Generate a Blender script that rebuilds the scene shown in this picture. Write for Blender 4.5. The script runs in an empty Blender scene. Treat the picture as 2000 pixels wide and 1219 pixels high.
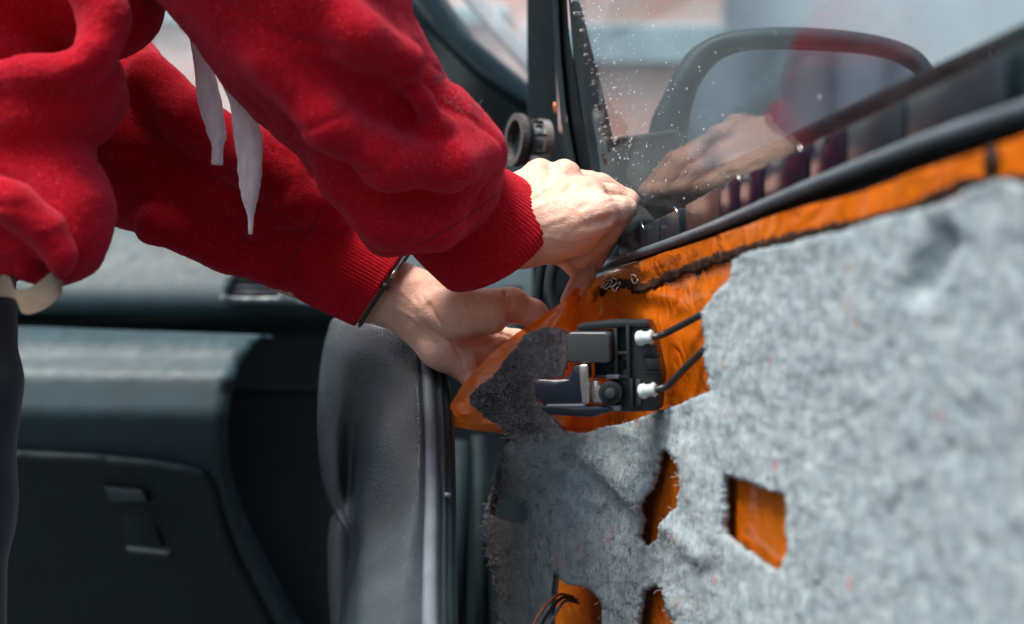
import bpy, bmesh, math, random
import numpy as np
from mathutils import Vector, Matrix, noise
from mathutils.geometry import delaunay_2d_cdt
random.seed(7); np.random.seed(7)
SC = bpy.context.scene
# ------------------------------------------------------------------ camera
ZC = 0.80
cam_d = bpy.data.cameras.new('camera'); cam = bpy.data.objects.new('camera', cam_d)
SC.collection.objects.link(cam); SC.camera = cam
cam.location = (0, 0, ZC); cam.rotation_euler = (math.radians(90), 0, 0)
cam_d.lens = 50; cam_d.sensor_width = 36; cam_d.clip_start = 0.02; cam_d.clip_end = 500
cam_d.dof.use_dof = True; cam_d.dof.focus_distance = 1.06; cam_d.dof.aperture_fstop = 4.0
# ------------------------------------------------------------------ light
world = bpy.data.worlds.new('World'); SC.world = world; world.use_nodes = True
wn = world.node_tree.nodes; wl = world.node_tree.links
SUN_EL, SUN_AZ = 66, -122      # azimuth: degrees from +Y towards +X
sky = wn.new('ShaderNodeTexSky'); sky.sky_type = 'NISHITA'; sky.sun_disc = False
sky.sun_elevation = math.radians(SUN_EL); sky.sun_rotation = math.radians(SUN_AZ)
sky.air_density = 1.0; sky.dust_density = 4.0; sky.ozone_density = 1.0
wl.new(sky.outputs[0], wn['Background'].inputs[0]); wn['Background'].inputs[1].default_value = 0.06
sd = bpy.data.lights.new('sun', 'SUN'); sun = bpy.data.objects.new('sun', sd); SC.collection.objects.link(sun)
sd.energy = 1.5; sd.angle = math.radians(26); sd.color = (1, 0.97, 0.92)
e, a = math.radians(SUN_EL), math.radians(SUN_AZ)
sdir = Vector((math.sin(a)*math.cos(e), math.cos(a)*math.cos(e), math.sin(e)))
sun.rotation_euler = (-sdir).to_track_quat('-Z', 'Y').to_euler(); sun.location = (0, 0, 6)
SC.view_settings.view_transform = 'Standard'; SC.view_settings.look = 'None'
SC.view_settings.exposure = 2.0; SC.view_settings.gamma = 1.0; SC.view_settings.use_curve_mapping = False
SC.cycles.max_bounces = 10; SC.cycles.transparent_max_bounces = 24
SC.cycles.caustics_reflective = False; SC.cycles.caustics_refractive = False
# ------------------------------------------------------------------ helpers
F = 2777.8
def P(px, py, d):
    return Vector(((px-1000)/F*d, d, ZC-(py-609.5)/F*d))
X0 = 0.325; SL = 0.216        # inner face of the door: x + SL*y = X0
XG = 0.347                    # window glass
NI = Vector((-1, -SL, 0)).normalized()
def Dd(px, off=0.0, x0=X0):   # depth at which the ray through px meets the door face
    return (x0-1.023*off)/(max(px-400, 60)/F)
def D(px, py, off=0.0, x0=X0):
    return P(px, py, Dd(px, off, x0))
TG = 0.25                    # inward lean of the side glass
def G(px, py, off=0.0):       # point on the leaning window plane
    return P(px, py, (XG+off+0.09*TG)/((px-400-TG*(py-609.5))/F))
NG = Vector((-1, -SL, -TG)).normalized()
def newmesh(name, verts, faces, mat, parent=None, smooth=True):
    me = bpy.data.meshes.new(name)
    me.from_pydata([tuple(v) for v in verts], [], [tuple(int(i) for i in f) for f in faces])
    me.update()
    if smooth: me.polygons.foreach_set('use_smooth', [True]*len(me.polygons))
    if mat: me.materials.append(mat)
    o = bpy.data.objects.new(name, me); SC.collection.objects.link(o)
    if parent: o.parent = parent
    return o
def frombm(name, bm, mat, parent=None, smooth=True, angle=40):
    bmesh.ops.recalc_face_normals(bm, faces=bm.faces)
    me = bpy.data.meshes.new(name); bm.to_mesh(me); bm.free()
    if smooth:
        me.polygons.foreach_set('use_smooth', [True]*len(me.polygons))
        me.set_sharp_from_angle(angle=math.radians(angle))
    me.materials.append(mat)
    o = bpy.data.objects.new(name, me); SC.collection.objects.link(o)
    if parent: o.parent = parent
    return o
def thing(name, label, cat, loc=(0, 0, 0), group=None):
    o = bpy.data.objects.new(name, None); SC.collection.objects.link(o)
    o['label'] = label; o['category'] = cat; o.empty_display_size = 0.05
    if group: o['group'] = group
    return o
def tag(o, label=None, cat=None, kind=None, group=None):
    if label: o['label'] = label
    if cat: o['category'] = cat
    if kind: o['kind'] = kind
    if group: o['group'] = group
    return o
def catmull(pts, n):
    pts = [Vector(p) for p in pts]; out = []
    q = [2*pts[0]-pts[1]]+pts+[2*pts[-1]-pts[-2]]
    for i in range(1, len(q)-2):
        for k in range(n):
            t = k/n
            out.append(0.5*((2*q[i])+(q[i+1]-q[i-1])*t+(2*q[i-1]-5*q[i]+4*q[i+1]-q[i+2])*t*t+(-q[i-1]+3*q[i]-3*q[i+1]+q[i+2])*t**3))
    out.append(pts[-1]); return out
def catloop(pts, n):
    pts = [Vector(p) for p in pts]; m = len(pts); out = []
    for i in range(m):
        a_, b_, c_, d_ = pts[i-1], pts[i], pts[(i+1) % m], pts[(i+2) % m]
        for k in range(n):
            t = k/n
            out.append(0.5*((2*b_)+(c_-a_)*t+(2*a_-5*b_+4*c_-d_)*t*t+(-a_+3*b_-3*c_+d_)*t**3))
    return out
def tube_geo(path, rad, seg=10, flat=None, V=None, Fc=None, cap=True):
    """rad: float or list; flat=(normal, factor) squashes along normal"""
    if V is None: V, Fc = [], []
    n = len(path); base = len(V); up = Vector((0.13, 0.21, 1)).normalized()
    prev = None
    for i, p in enumerate(path):
        t = (path[min(i+1, n-1)]-path[max(i-1, 0)]).normalized()
        if prev is None: u = t.cross(up).normalized()
        else: u = (prev-t*prev.dot(t)).normalized()
        prev = u; w = t.cross(u)
        r = rad[i] if isinstance(rad, (list, tuple)) else rad
        for k in range(seg):
            an = 2*math.pi*k/seg
            off = (u*math.cos(an)+w*math.sin(an))*r
            if flat: off = off-flat[0]*off.dot(flat[0])*(1-flat[1])
            V.append(p+off)
    for i in range(n-1):
        for k in range(seg):
            k2 = (k+1) % seg
            Fc.append((base+i*seg+k, base+i*seg+k2, base+(i+1)*seg+k2, base+(i+1)*seg+k))
    if cap:
        Fc.append(tuple(base+k for k in range(seg))[::-1]); Fc.append(tuple(base+(n-1)*seg+k for k in range(seg)))
    return V, Fc
def tube(name, path, rad, mat, parent=None, seg=10, flat=None):
    V, Fc = tube_geo(path, rad, seg, flat)
    return newmesh(name, V, Fc, mat, parent)
def loft(name, rows, mat, parent=None, closed=False):
    V = []; Fc = []; m = len(rows[0])
    for r in rows: V += r
    for i in range(len(rows)-1):
        for k in range(m if closed else m-1):
            k2 = (k+1) % m
            Fc.append((i*m+k, i*m+k2, (i+1)*m+k2, (i+1)*m+k))
    return newmesh(name, V, Fc, mat, parent)
def prism_bm(front, vec, bev=0.001, segs=2, bm=None):
    """front: list of 3D points (a planar outline), extruded by vec"""
    bm2 = bmesh.new()
    a_ = [bm2.verts.new(p) for p in front]; b_ = [bm2.verts.new(Vector(p)+vec) for p in front]
    bm2.faces.new(a_); bm2.faces.new(b_[::-1]); n = len(a_)
    for i in range(n): bm2.faces.new((a_[i], a_[(i+1) % n], b_[(i+1) % n], b_[i]))
    bmesh.ops.recalc_face_normals(bm2, faces=bm2.faces)
    if bev: bmesh.ops.bevel(bm2, geom=list(bm2.edges), offset=bev, segments=segs, profile=0.5, affect='EDGES', clamp_overlap=True)
    if bm is None: return bm2
    me = bpy.data.meshes.new('tmp'); bm2.to_mesh(me); bm2.free(); bm.from_mesh(me); bpy.data.meshes.remove(me)
    return bm
def inside(poly, x, y):
    c = False; n = len(poly); j = n-1
    for i in range(n):
        xi, yi = poly[i]; xj, yj = poly[j]
        if (yi > y) != (yj > y) and x < (xj-xi)*(y-yi)/(yj-yi)+xi: c = not c
        j = i
    return c
def resample(poly, step, jit=0.0, closed=True):
    out = []; n = len(poly)
    for i in range(n if closed else n-1):
        a_, b_ = Vector(poly[i]), Vector(poly[(i+1) % n]); L = (b_-a_).length; k = max(1, int(L/step))
        nrm = Vector((-(b_-a_).y, (b_-a_).x)).normalized() if L > 0 else Vector((0, 0))
        for q in range(k):
            p = a_.lerp(b_, q/k)
            if jit:
                s = noise.noise(Vector((p.x*0.11, p.y*0.11, 3.3)))*0.6+noise.noise(Vector((p.x*0.03, p.y*0.03, 9.3)))*0.9+random.uniform(-.25, .25)
                p = p+nrm*jit*s
            out.append((p.x, p.y))
    return out
def smoothpoly(poly, n=4):
    return [(v.x, v.y) for v in catloop([(x, y, 0) for x, y in poly], n)]
def sheet(name, outer, holes, step, mapf, mat, parent=None, thick=0.0, edgestep=None, jit=0.0, thickdir=None, smooth_edges=True, weights=None):
    """triangulated sheet; outlines traced in picture units, mapf(px,py,layer)->3D"""
    es = edgestep or step*0.7
    loops = [resample(outer, es, jit)]+[resample(h, es, jit*0.7) for h in holes]
    pts = []; edges = []
    for lp in loops:
        b = len(pts); pts += lp; edges += [(b+i, b+(i+1) % len(lp)) for i in range(len(lp))]
    nb = len(pts)
    xs = [p[0] for p in loops[0]]; ys = [p[1] for p in loops[0]]
    y = min(ys); row = 0
    bset = {}
    for p in pts: bset.setdefault((int(p[0]//step), int(p[1]//step)), []).append(p)
    while y < max(ys):
        x = min(xs)+(row % 2)*step*0.5
        while x < max(xs):
            qx, qy = x+random.uniform(-.2, .2)*step, y+random.uniform(-.2, .2)*step
            ok = True; ci, cj = int(qx//step), int(qy//step)
            for i in (-1, 0, 1):
                for j in (-1, 0, 1):
                    for p in bset.get((ci+i, cj+j), ()):
                        if (p[0]-qx)**2+(p[1]-qy)**2 < (step*0.5)**2: ok = False
            if ok and inside(loops[0], qx, qy) and not any(inside(h, qx, qy) for h in loops[1:]):
                pts.append((qx, qy))
            x += step
        y += step*0.87; row += 1
    vs, es_, fs, _, _, _ = delaunay_2d_cdt([Vector(p) for p in pts], edges, [], 0, 1e-4)
    tris = []
    for f in fs:
        cx = sum(vs[i].x for i in f)/3; cy = sum(vs[i].y for i in f)/3
        if inside(loops[0], cx, cy) and not any(inside(h, cx, cy) for h in loops[1:]): tris.append(tuple(f))
    V = [mapf(v.x, v.y, 0) for v in vs]; Fc = list(tris)
    # orient towards the camera
    if tris:
        t = tris[0]; n_ = (V[t[1]]-V[t[0]]).cross(V[t[2]]-V[t[0]])
        flip = n_.dot(V[t[0]]-Vector((0, 0, ZC))) > 0
        if flip: Fc = [f[::-1] for f in Fc]
    if thick:
        n0 = len(V); V += [mapf(v.x, v.y, 1) for v in vs]
        cnt = {}
        for f in Fc:
            for i in range(3):
                e_ = (f[i], f[(i+1) % 3]); k = (min(e_), max(e_)); cnt.setdefault(k, []).append(e_)
        side = [v[0] for v in cnt.values() if len(v) == 1]
        Fc = Fc+[(f[2]+n0, f[1]+n0, f[0]+n0) for f in Fc]+[(e_[1], e_[0], e_[0]+n0, e_[1]+n0) for e_ in side]
    o = newmesh(name, V, Fc, mat, parent)
    if weights:
        at = o.data.attributes.new('wear', 'FLOAT', 'POINT')
        n1 = len(vs); w = [weights(v.x, v.y, 0) for v in vs]
        if thick: w += [weights(v.x, v.y, 1) for v in vs]
        at.data.foreach_set('value', w)
    return o, vs, tris
# ---- smooth signed-distance modelling, turned into a mesh by surface nets
def sdf_mesh(prims, h, noise_amp=None, extra=None):
    lo = np.array([1e9]*3); hi = -lo
    for p in prims:
        if p.get('sub'): continue
        for c, r in ((p['a'], p['ra']), (p['b'], p['rb'])):
            c = np.array(c); lo = np.minimum(lo, c-r*1.25-3*h); hi = np.maximum(hi, c+r*1.25+3*h)
    n = np.ceil((hi-lo)/h).astype(int)+1
    G = np.full(n, 0.05, dtype=np.float32)
    ax = [lo[i]+h*np.arange(n[i]) for i in range(3)]
    for p in prims:
        A = np.array(p['a'], float); B = np.array(p['b'], float); k = p.get('k', 0.006); r0, r1 = p['ra'], p['rb']
        m = max(r0, r1)+k*2+0.012
        i0 = np.maximum(0, ((np.minimum(A, B)-m-lo)/h).astype(int)); i1 = np.minimum(n, ((np.maximum(A, B)+m-lo)/h).astype(int)+2)
        if (i1 <= i0).any(): continue
        sl = tuple(slice(i0[i], i1[i]) for i in range(3))
        X, Y, Z = np.meshgrid(*(ax[i][sl[i]] for i in range(3)), indexing='ij')
        d = B-A; L2 = max(d.dot(d), 1e-12)
        t = np.clip(((X-A[0])*d[0]+(Y-A[1])*d[1]+(Z-A[2])*d[2])/L2, 0, 1)
        fx, fy, fz = X-A[0]-t*d[0], Y-A[1]-t*d[1], Z-A[2]-t*d[2]
        if p.get('sq'):      # squash along a direction
            nn, s = p['sq']; nn = np.array(nn, float); dot = fx*nn[0]+fy*nn[1]+fz*nn[2]
            fx, fy, fz = fx+nn[0]*dot*(1/s-1), fy+nn[1]*dot*(1/s-1), fz+nn[2]*dot*(1/s-1)
        sd_ = (np.sqrt(fx*fx+fy*fy+fz*fz)-(r0+(r1-r0)*t)).astype(np.float32)
        g = G[sl]
        if p.get('sub'):
            sd_ = -sd_; hh = np.clip(0.5-0.5*(g-sd_)/k, 0, 1); G[sl] = g*(1-hh)+sd_*hh+k*hh*(1-hh)
        else:
            hh = np.clip(0.5+0.5*(g-sd_)/k, 0, 1); G[sl] = g*(1-hh)+sd_*hh-k*hh*(1-hh)
    S = G < 0
    # surface nets
    c = np.zeros(n-1, dtype=np.int8)
    for dx in (0, 1):
        for dy in (0, 1):
            for dz in (0, 1):
                c += S[dx:n[0]-1+dx, dy:n[1]-1+dy, dz:n[2]-1+dz]
    act = np.argwhere((c > 0) & (c < 8)); idx = np.full(n-1, -1, dtype=np.int64); idx[tuple(act.T)] = np.arange(len(act))
    acc = np.zeros((len(act), 3)); cnt = np.zeros(len(act))
    corners = [(x, y, z) for x in (0, 1) for y in (0, 1) for z in (0, 1)]
    for i, ca in enumerate(corners):
        for cb in corners[i+1:]:
            if sum(abs(ca[q]-cb[q]) for q in range(3)) != 1: continue
            ga = G[tuple((act+ca).T)]; gb = G[tuple((act+cb).T)]
            m = (ga < 0) != (gb < 0); t = np.where(m, ga/np.where(m, ga-gb, 1), 0)
            pt = np.array(ca)+t[:, None]*(np.array(cb)-np.array(ca)); acc += pt*m[:, None]; cnt += m
    V = (act+acc/np.maximum(cnt, 1)[:, None])*h+lo
    Fs = []
    for axn in range(3):
        s0 = [slice(1, n[q]-1) for q in range(3)]; s0[axn] = slice(0, n[axn]-1); s1 = list(s0); s1[axn] = slice(1, n[axn])
        a0 = S[tuple(s0)]; a1 = S[tuple(s1)]; ed = np.argwhere(a0 != a1)
        off = np.array([1, 1, 1]); off[axn] = 0; e_ = ed+off
        u, v = [q for q in range(3) if q != axn]
        def cell(du, dv):
            q = e_.copy(); q[:, u] -= du; q[:, v] -= dv; return idx[tuple(q.T)]
        q4 = np.stack([cell(1, 1), cell(0, 1), cell(0, 0), cell(1, 0)], 1)
        ins = a0[tuple(ed.T)]
        flip = ins if axn != 1 else ~ins
        q4[~flip] = q4[~flip][:, ::-1]
        Fs.append(q4)
    Fq = np.concatenate(Fs); Fq = Fq[(Fq >= 0).all(1)]
    return V, Fq
def vnormals(V, Fq):
    a_, b_, c_, d_ = (V[Fq[:, i]] for i in range(4)); fn = np.cross(c_-a_, d_-b_)
    N = np.zeros_like(V)
    for i in range(4): np.add.at(N, Fq[:, i], fn)
    return N/np.maximum(np.linalg.norm(N, axis=1), 1e-12)[:, None]
def relax(V, Fq, it=2, w=0.5):
    for _ in range(it):
        acc = np.zeros_like(V); cnt = np.zeros(len(V))
        for i in range(4):
            j = (i+1) % 4
            np.add.at(acc, Fq[:, i], V[Fq[:, j]]); np.add.at(cnt, Fq[:, i], 1)
            np.add.at(acc, Fq[:, j], V[Fq[:, i]]); np.add.at(cnt, Fq[:, j], 1)
        V = V*(1-w)+w*acc/np.maximum(cnt, 1)[:, None]
    return V
def displace(V, Fq, fn):
    N = vnormals(V, Fq); dsp = np.array([fn(Vector(v), Vector(m)) for v, m in zip(V, N)]); return V+N*dsp[:, None]
def fastmesh(name, V, Fq, mat, parent=None):
    me = bpy.data.meshes.new(name); me.vertices.add(len(V)); me.vertices.foreach_set('co', np.asarray(V, np.float32).ravel())
    me.loops.add(Fq.size); me.loops.foreach_set('vertex_index', Fq.astype(np.int32).ravel())
    me.polygons.add(len(Fq)); k = Fq.shape[1]
    me.polygons.foreach_set('loop_start', np.arange(0, Fq.size, k, dtype=np.int32)); me.polygons.foreach_set('loop_total', np.full(len(Fq), k, np.int32))
    me.update(calc_edges=True); me.polygons.foreach_set('use_smooth', [True]*len(Fq)); me.validate(); me.materials.append(mat)
    o = bpy.data.objects.new(name, me); SC.collection.objects.link(o)
    if parent: o.parent = parent
    return o
def cap(a_, b_, ra, rb, k=14, sub=False, sq=None):
    """a,b = (px,py,depth); radii and blend in picture units at that depth"""
    return dict(a=P(*a_), b=P(*b_), ra=ra*a_[2]/F, rb=rb*b_[2]/F, k=k*a_[2]/F, sub=sub, sq=sq)
def chain(pts, k=14, **kw):   # pts: (px,py,d,r)
    return [cap(p[:3], q[:3], p[3], q[3], k, **kw) for p, q in zip(pts[:-1], pts[1:])]
# ------------------------------------------------------------------ materials
class NT:
    def __init__(s, name):
        s.m = bpy.data.materials.new(name); s.m.use_nodes = True; s.t = s.m.node_tree; s.n = s.t.nodes
        s.b = s.n['Principled BSDF']; s.out = s.n['Material Output']
        s.co = s.n.new('ShaderNodeTexCoord').outputs['Object']
    def link(s, a_, b_): s.t.links.new(a_, b_)
    def noise(s, scale, detail=4, rough=0.6, stretch=None, dist=0.0):
        n_ = s.n.new('ShaderNodeTexNoise'); n_.inputs['Scale'].default_value = scale; n_.inputs['Detail'].default_value = detail
        n_.inputs['Roughness'].default_value = rough; n_.inputs['Distortion'].default_value = dist
        v = s.co
        if stretch:
            mp = s.n.new('ShaderNodeMapping'); mp.inputs['Scale'].default_value = stretch[:3]
            if len(stretch) > 3: mp.inputs['Rotation'].default_value = stretch[3:]
            s.link(v, mp.inputs[0]); v = mp.outputs[0]
        s.link(v, n_.inputs['Vector']); return n_.outputs['Fac']
    def vor(s, scale, feature='F1', stretch=None):
        n_ = s.n.new('ShaderNodeTexVoronoi'); n_.inputs['Scale'].default_value = scale; n_.feature = feature
        v = s.co
        if stretch:
            mp = s.n.new('ShaderNodeMapping'); mp.inputs['Scale'].default_value = stretch; s.link(v, mp.inputs[0]); v = mp.outputs[0]
        s.link(v, n_.inputs['Vector']); return n_.outputs[0]
    def ramp(s, fac, stops, interp='LINEAR'):
        r = s.n.new('ShaderNodeValToRGB'); r.color_ramp.interpolation = interp
        el = r.color_ramp.elements
        while len(el) < len(stops): el.new(0.5)
        for e_, (p, c) in zip(el, stops):
            e_.position = p; e_.color = (*c, 1) if len(c) == 3 else c
        s.link(fac, r.inputs[0]); return r.outputs[0]
    def mix(s, fac, a_, b_, mode='MIX'):
        m = s.n.new('ShaderNodeMix'); m.data_type = 'RGBA'; m.blend_type = mode
        for v, i in ((fac, 0), (a_, 6), (b_, 7)):
            if hasattr(v, 'links'): s.link(v, m.inputs[i])
            elif i == 0: m.inputs[0].default_value = v
            else: m.inputs[i].default_value = (*v, 1)
        return m.outputs[2]
    def math(s, op, a_, b_=0.0):
        m = s.n.new('ShaderNodeMath'); m.operation = op
        for v, i in ((a_, 0), (b_, 1)):
            if hasattr(v, 'links'): s.link(v, m.inputs[i])
            else: m.inputs[i].default_value = v
        return m.outputs[0]
    def bump(s, h, dist, strength=1.0, prev=None):
        b = s.n.new('ShaderNodeBump'); b.inputs['Distance'].default_value = dist; b.inputs['Strength'].default_value = strength
        s.link(h, b.inputs['Height'])
        if prev is not None: s.link(prev, b.inputs['Normal'])
        s.link(b.outputs[0], s.b.inputs['Normal']); return b.outputs[0]
    def set(s, **k):
        names = dict(color='Base Color', rough='Roughness', spec='Specular IOR Level', metal='Metallic', sheen='Sheen Weight', sheenr='Sheen Roughness', sheent='Sheen Tint', sss='Subsurface Weight', coat='Coat Weight', coatr='Coat Roughness', trans='Transmission Weight', ior='IOR')
        for kk, v in k.items():
            i = s.b.inputs[names[kk]]
            if hasattr(v, 'links'): s.link(v, i)
            elif kk in ('color', 'sheent'): i.default_value = (*v, 1)
            else: i.default_value = v
        return s
def plastic(name, col, rough=0.4, grain=0, gd=0.0002, spec=0.5, metal=0, coat=0, var=0.25, vs=25):
    t = NT(name); n1 = t.noise(vs, 5, 0.65)
    c2 = tuple(min(1, c*(1+var)) for c in col); c1 = tuple(c*(1-var) for c in col)
    t.set(color=t.ramp(n1, [(0.3, c1), (0.7, c2)]), spec=spec, metal=metal, coat=coat)
    rr = t.n.new('ShaderNodeMapRange'); t.link(t.noise(vs*2.3, 6, 0.7), rr.inputs[0]); rr.inputs[3].default_value = rough*0.75; rr.inputs[4].default_value = min(1, rough*1.3)
    t.link(rr.outputs[0], t.b.inputs['Roughness'])
    if grain: t.bump(t.vor(grain, 'SMOOTH_F1'), gd, 0.8)
    return t.m
M = {}
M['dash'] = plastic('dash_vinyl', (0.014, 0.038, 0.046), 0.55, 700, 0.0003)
M['dash_shaded'] = plastic('dash_vinyl_shaded', (0.002, 0.013, 0.017), 0.6, 700, 0.0003)  # vinyl darkened, with the low interior's shade put into its colour
M['pad'] = plastic('padded_vinyl', (0.030, 0.042, 0.050), 0.29, 620, 0.0008)
M['black'] = plastic('black_plastic', (0.012, 0.022, 0.028), 0.32)
M['blackmatte'] = plastic('black_rubber', (0.005, 0.015, 0.019), 0.7, spec=0.2, var=0.35)
M['blackgloss'] = plastic('black_paint', (0.008, 0.016, 0.022), 0.16, coat=0.3)
M['greyplas'] = plastic('grey_trim', (0.16, 0.18, 0.21), 0.4)
M['strip'] = plastic('pale_seal', (0.11, 0.13, 0.15), 0.45)
M['drum'] = plastic('drum_grey', (0.045, 0.05, 0.055), 0.36, 1600, 0.00008, metal=0.2, coat=0.25)
M['housing'] = plastic('housing_plastic', (0.010, 0.015, 0.019), 0.38, 1200, 0.00006)
M['chrome'] = plastic('worn_chrome', (0.5, 0.47, 0.44), 0.2, metal=1.0, var=0.2, vs=90)
M['navy'] = plastic('navy_gloss', (0.002, 0.007, 0.018), 0.14, coat=0.2)
M['ferrule'] = plastic('white_ferrule', (0.48, 0.55, 0.54), 0.45, vs=200)
M['cable'] = plastic('cable_sheath', (0.018, 0.02, 0.022), 0.4)
M['mirrorcase'] = plastic('mirror_case', (0.005, 0.022, 0.029), 0.45, spec=0.3)
M['trouser'] = None
t = NT('trouser_cloth'); t.set(color=t.ramp(t.noise(9, 4), [(0.3, (0.003, 0.014, 0.019)), (0.7, (0.009, 0.024, 0.030))]), rough=0.9, sheen=0.3); t.bump(t.noise(900, 3), 0.0004, 0.6); M['trouser'] = t.m
# red fleece
def fleece(name, c1, c2, weave, lint=True):
    t = NT(name); n1 = t.noise(14, 5, 0.6); n2 = t.noise(330, 4, 0.7)
    col = t.ramp(n1, [(0.3, c1), (0.75, c2)])
    col = t.mix(t.ramp(n2, [(0.45, (0, 0, 0)), (0.8, (0.45,)*3)]), col, tuple(min(1, v*1.5+0.015) for v in c2))
    if lint:
        v = t.vor(240); col = t.mix(t.ramp(v, [(0.05, (0.55,)*3), (0.10, (0, 0, 0))]), col, (0.75, 0.35, 0.36))
    t.set(color=col, rough=0.95, spec=0.12, sheen=0.5, sheenr=0.3, sheent=(1, 0.22, 0.32))
    b = t.bump(t.noise(520, 5, 0.75), 0.0016, 0.9); t.bump(t.noise(90, 3, 0.6), 0.0022, 0.6, b)
    return t.m
M['fleece'] = fleece('red_fleece', (0.33, 0.003, 0.010), (0.54, 0.006, 0.020), None)
M['rib'] = fleece('red_rib_knit', (0.40, 0.004, 0.010), (0.54, 0.006, 0.018), None, False)
M['seam'] = plastic('seam_thread', (0.2, 0.003, 0.009), 0.9)
# skin
t = NT('skin'); n1 = t.noise(38, 5, 0.65); n2 = t.noise(190, 4, 0.6)
col = t.ramp(n1, [(0.25, (0.66, 0.33, 0.23)), (0.5, (0.74, 0.44, 0.32)), (0.75, (0.80, 0.52, 0.40))])
col = t.mix(t.ramp(n2, [(0.5, (0, 0, 0)), (0.75, (0.35,)*3)]), col, (0.70, 0.30, 0.22))
t.set(color=col, rough=0.5, spec=0.35, sss=0.12); t.b.inputs['Subsurface Radius'].default_value = (1, 0.3, 0.15); t.b.inputs['Subsurface Scale'].default_value = 0.006
w1 = t.vor(520); b = t.bump(w1, 0.00035, 0.6); b = t.bump(t.noise(150, 5, 0.7, (1, 1, 2.2)), 0.0009, 0.5, b)
M['skin'] = t.m
# felt
def felt(name):
    t = NT(name); at = t.n.new('ShaderNodeAttribute'); at.attribute_name = 'wear'; wear = at.outputs['Fac']
    base = t.ramp(t.noise(95, 8, 0.75, (1, 1, 0.7)), [(0.28, (0.17, 0.25, 0.29)), (0.43, (0.36, 0.46, 0.50)), (0.58, (0.50, 0.60, 0.63)), (0.74, (0.66, 0.72, 0.74))])
    base = t.mix(t.ramp(t.noise(260, 4, 0.7, (1, 1, 0.45)), [(0.55, (0, 0, 0)), (0.68, (0.85,)*3)]), base, (0.10, 0.17, 0.21))
    base = t.mix(t.ramp(t.noise(210, 3, 0.6, (1, 1, 0.5)), [(0.62, (0, 0, 0)), (0.72, (0.6,)*3)]), base, (0.75, 0.78, 0.78))
    v = t.n.new('ShaderNodeTexVoronoi'); v.inputs['Scale'].default_value = 55; t.link(t.co, v.inputs['Vector'])
    spot = t.ramp(v.outputs['Distance'], [(0.10, (1, 1, 1)), (0.24, (0, 0, 0))])
    sep = t.n.new('ShaderNodeSeparateColor'); t.link(v.outputs['Color'], sep.inputs[0])
    pick = t.math('GREATER_THAN', sep.outputs[0], 0.86)
    base = t.mix(t.math('MULTIPLY', t.math('MULTIPLY', spot, pick), 0.6), base, (0.72, 0.16, 0.20))
    pick2 = t.math('LESS_THAN', sep.outputs[0], 0.13)
    base = t.mix(t.math('MULTIPLY', t.math('MULTIPLY', spot, pick2), 0.5), base, (0.62, 0.35, 0.25))
    dirty = t.ramp(t.math('SUBTRACT', t.noise(170, 6, 0.8), t.math('MULTIPLY', t.math('SUBTRACT', wear, 0.78), 0.7)), [(0.32, (0.03, 0.036, 0.042)), (0.5, (0.12, 0.125, 0.13)), (0.68, (0.36, 0.35, 0.34))])
    n3 = t.noise(42, 7, 0.75); wf = t.math('ADD', wear, t.math('MULTIPLY', t.math('SUBTRACT', n3, 0.5), 1.3))
    wr = t.n.new('ShaderNodeMapRange'); t.link(wf, wr.inputs[0]); wr.inputs[1].default_value = 0.15; wr.inputs[2].default_value = 0.85
    t.set(color=t.mix(wr.outputs[0], base, dirty), rough=1.0, spec=0.08, sheen=0.15)
    b = t.bump(t.noise(120, 8, 0.75), 0.004, 0.8); t.bump(t.noise(420, 5, 0.8, (1, 1, 0.5)), 0.003, 0.9, b)
    return t.m
M['felt'] = felt('grey_felt')
M['fibre'] = plastic('pale_fibre', (0.50, 0.50, 0.49), 0.9, vs=60, var=0.5)
M['fibre2'] = plastic('dark_fibre', (0.10, 0.10, 0.11), 0.9, vs=60, var=0.6)
M['fibre3'] = plastic('grey_fibre', (0.22, 0.21, 0.20), 0.9, vs=60, var=0.6)
M['fuzz'] = plastic('red_fuzz', (0.60, 0.02, 0.04), 0.9, vs=60)
M['cotton'] = None
t = NT('pale_cotton'); t.set(color=t.ramp(t.noise(60, 4, 0.6, (3, 3, 1.2)), [(0.35, (0.80, 0.68, 0.72)), (0.7, (0.93, 0.88, 0.90))]), rough=0.9, sheen=0.3); t.bump(t.noise(500, 3, 0.7, (3, 3, 0.4)), 0.0008, 0.8); M['cotton'] = t.m
# orange film
t = NT('orange_film')
n1 = t.noise(12, 4, 0.6); col = t.ramp(n1, [(0.3, (0.95, 0.185, 0.006)), (0.7, (1.0, 0.25, 0.010))])
st = t.ramp(t.noise(60, 6, 0.75), [(0.66, (0, 0, 0)), (0.8, (0.45,)*3)]); col = t.mix(st, col, (0.42, 0.09, 0.01))
t.set(color=col, rough=0.25, spec=0.5, coat=0.7, coatr=0.06)
t.bump(t.noise(34, 3, 0.5, None, 1.2), 0.007, 0.7)
tr = t.n.new('ShaderNodeBsdfTransparent'); tr.inputs[0].default_value = (1.0, 0.36, 0.06, 1)
tl = t.n.new('ShaderNodeBsdfTranslucent'); t.link(col, tl.inputs[0])
m1 = t.n.new('ShaderNodeMixShader'); m1.inputs[0].default_value = 0.3; t.link(t.b.outputs[0], m1.inputs[1]); t.link(tl.outputs[0], m1.inputs[2])
m2 = t.n.new('ShaderNodeMixShader'); m2.inputs[0].default_value = 0.2; t.link(m1.outputs[0], m2.inputs[1]); t.link(tr.outputs[0], m2.inputs[2])
t.link(m2.outputs[0], t.out.inputs[0]); M['film'] = t.m
M['sealant'] = plastic('butyl_sealant', (0.022, 0.009, 0.004), 0.7, 300, 0.001, spec=0.2, var=0.7, vs=80)
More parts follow.
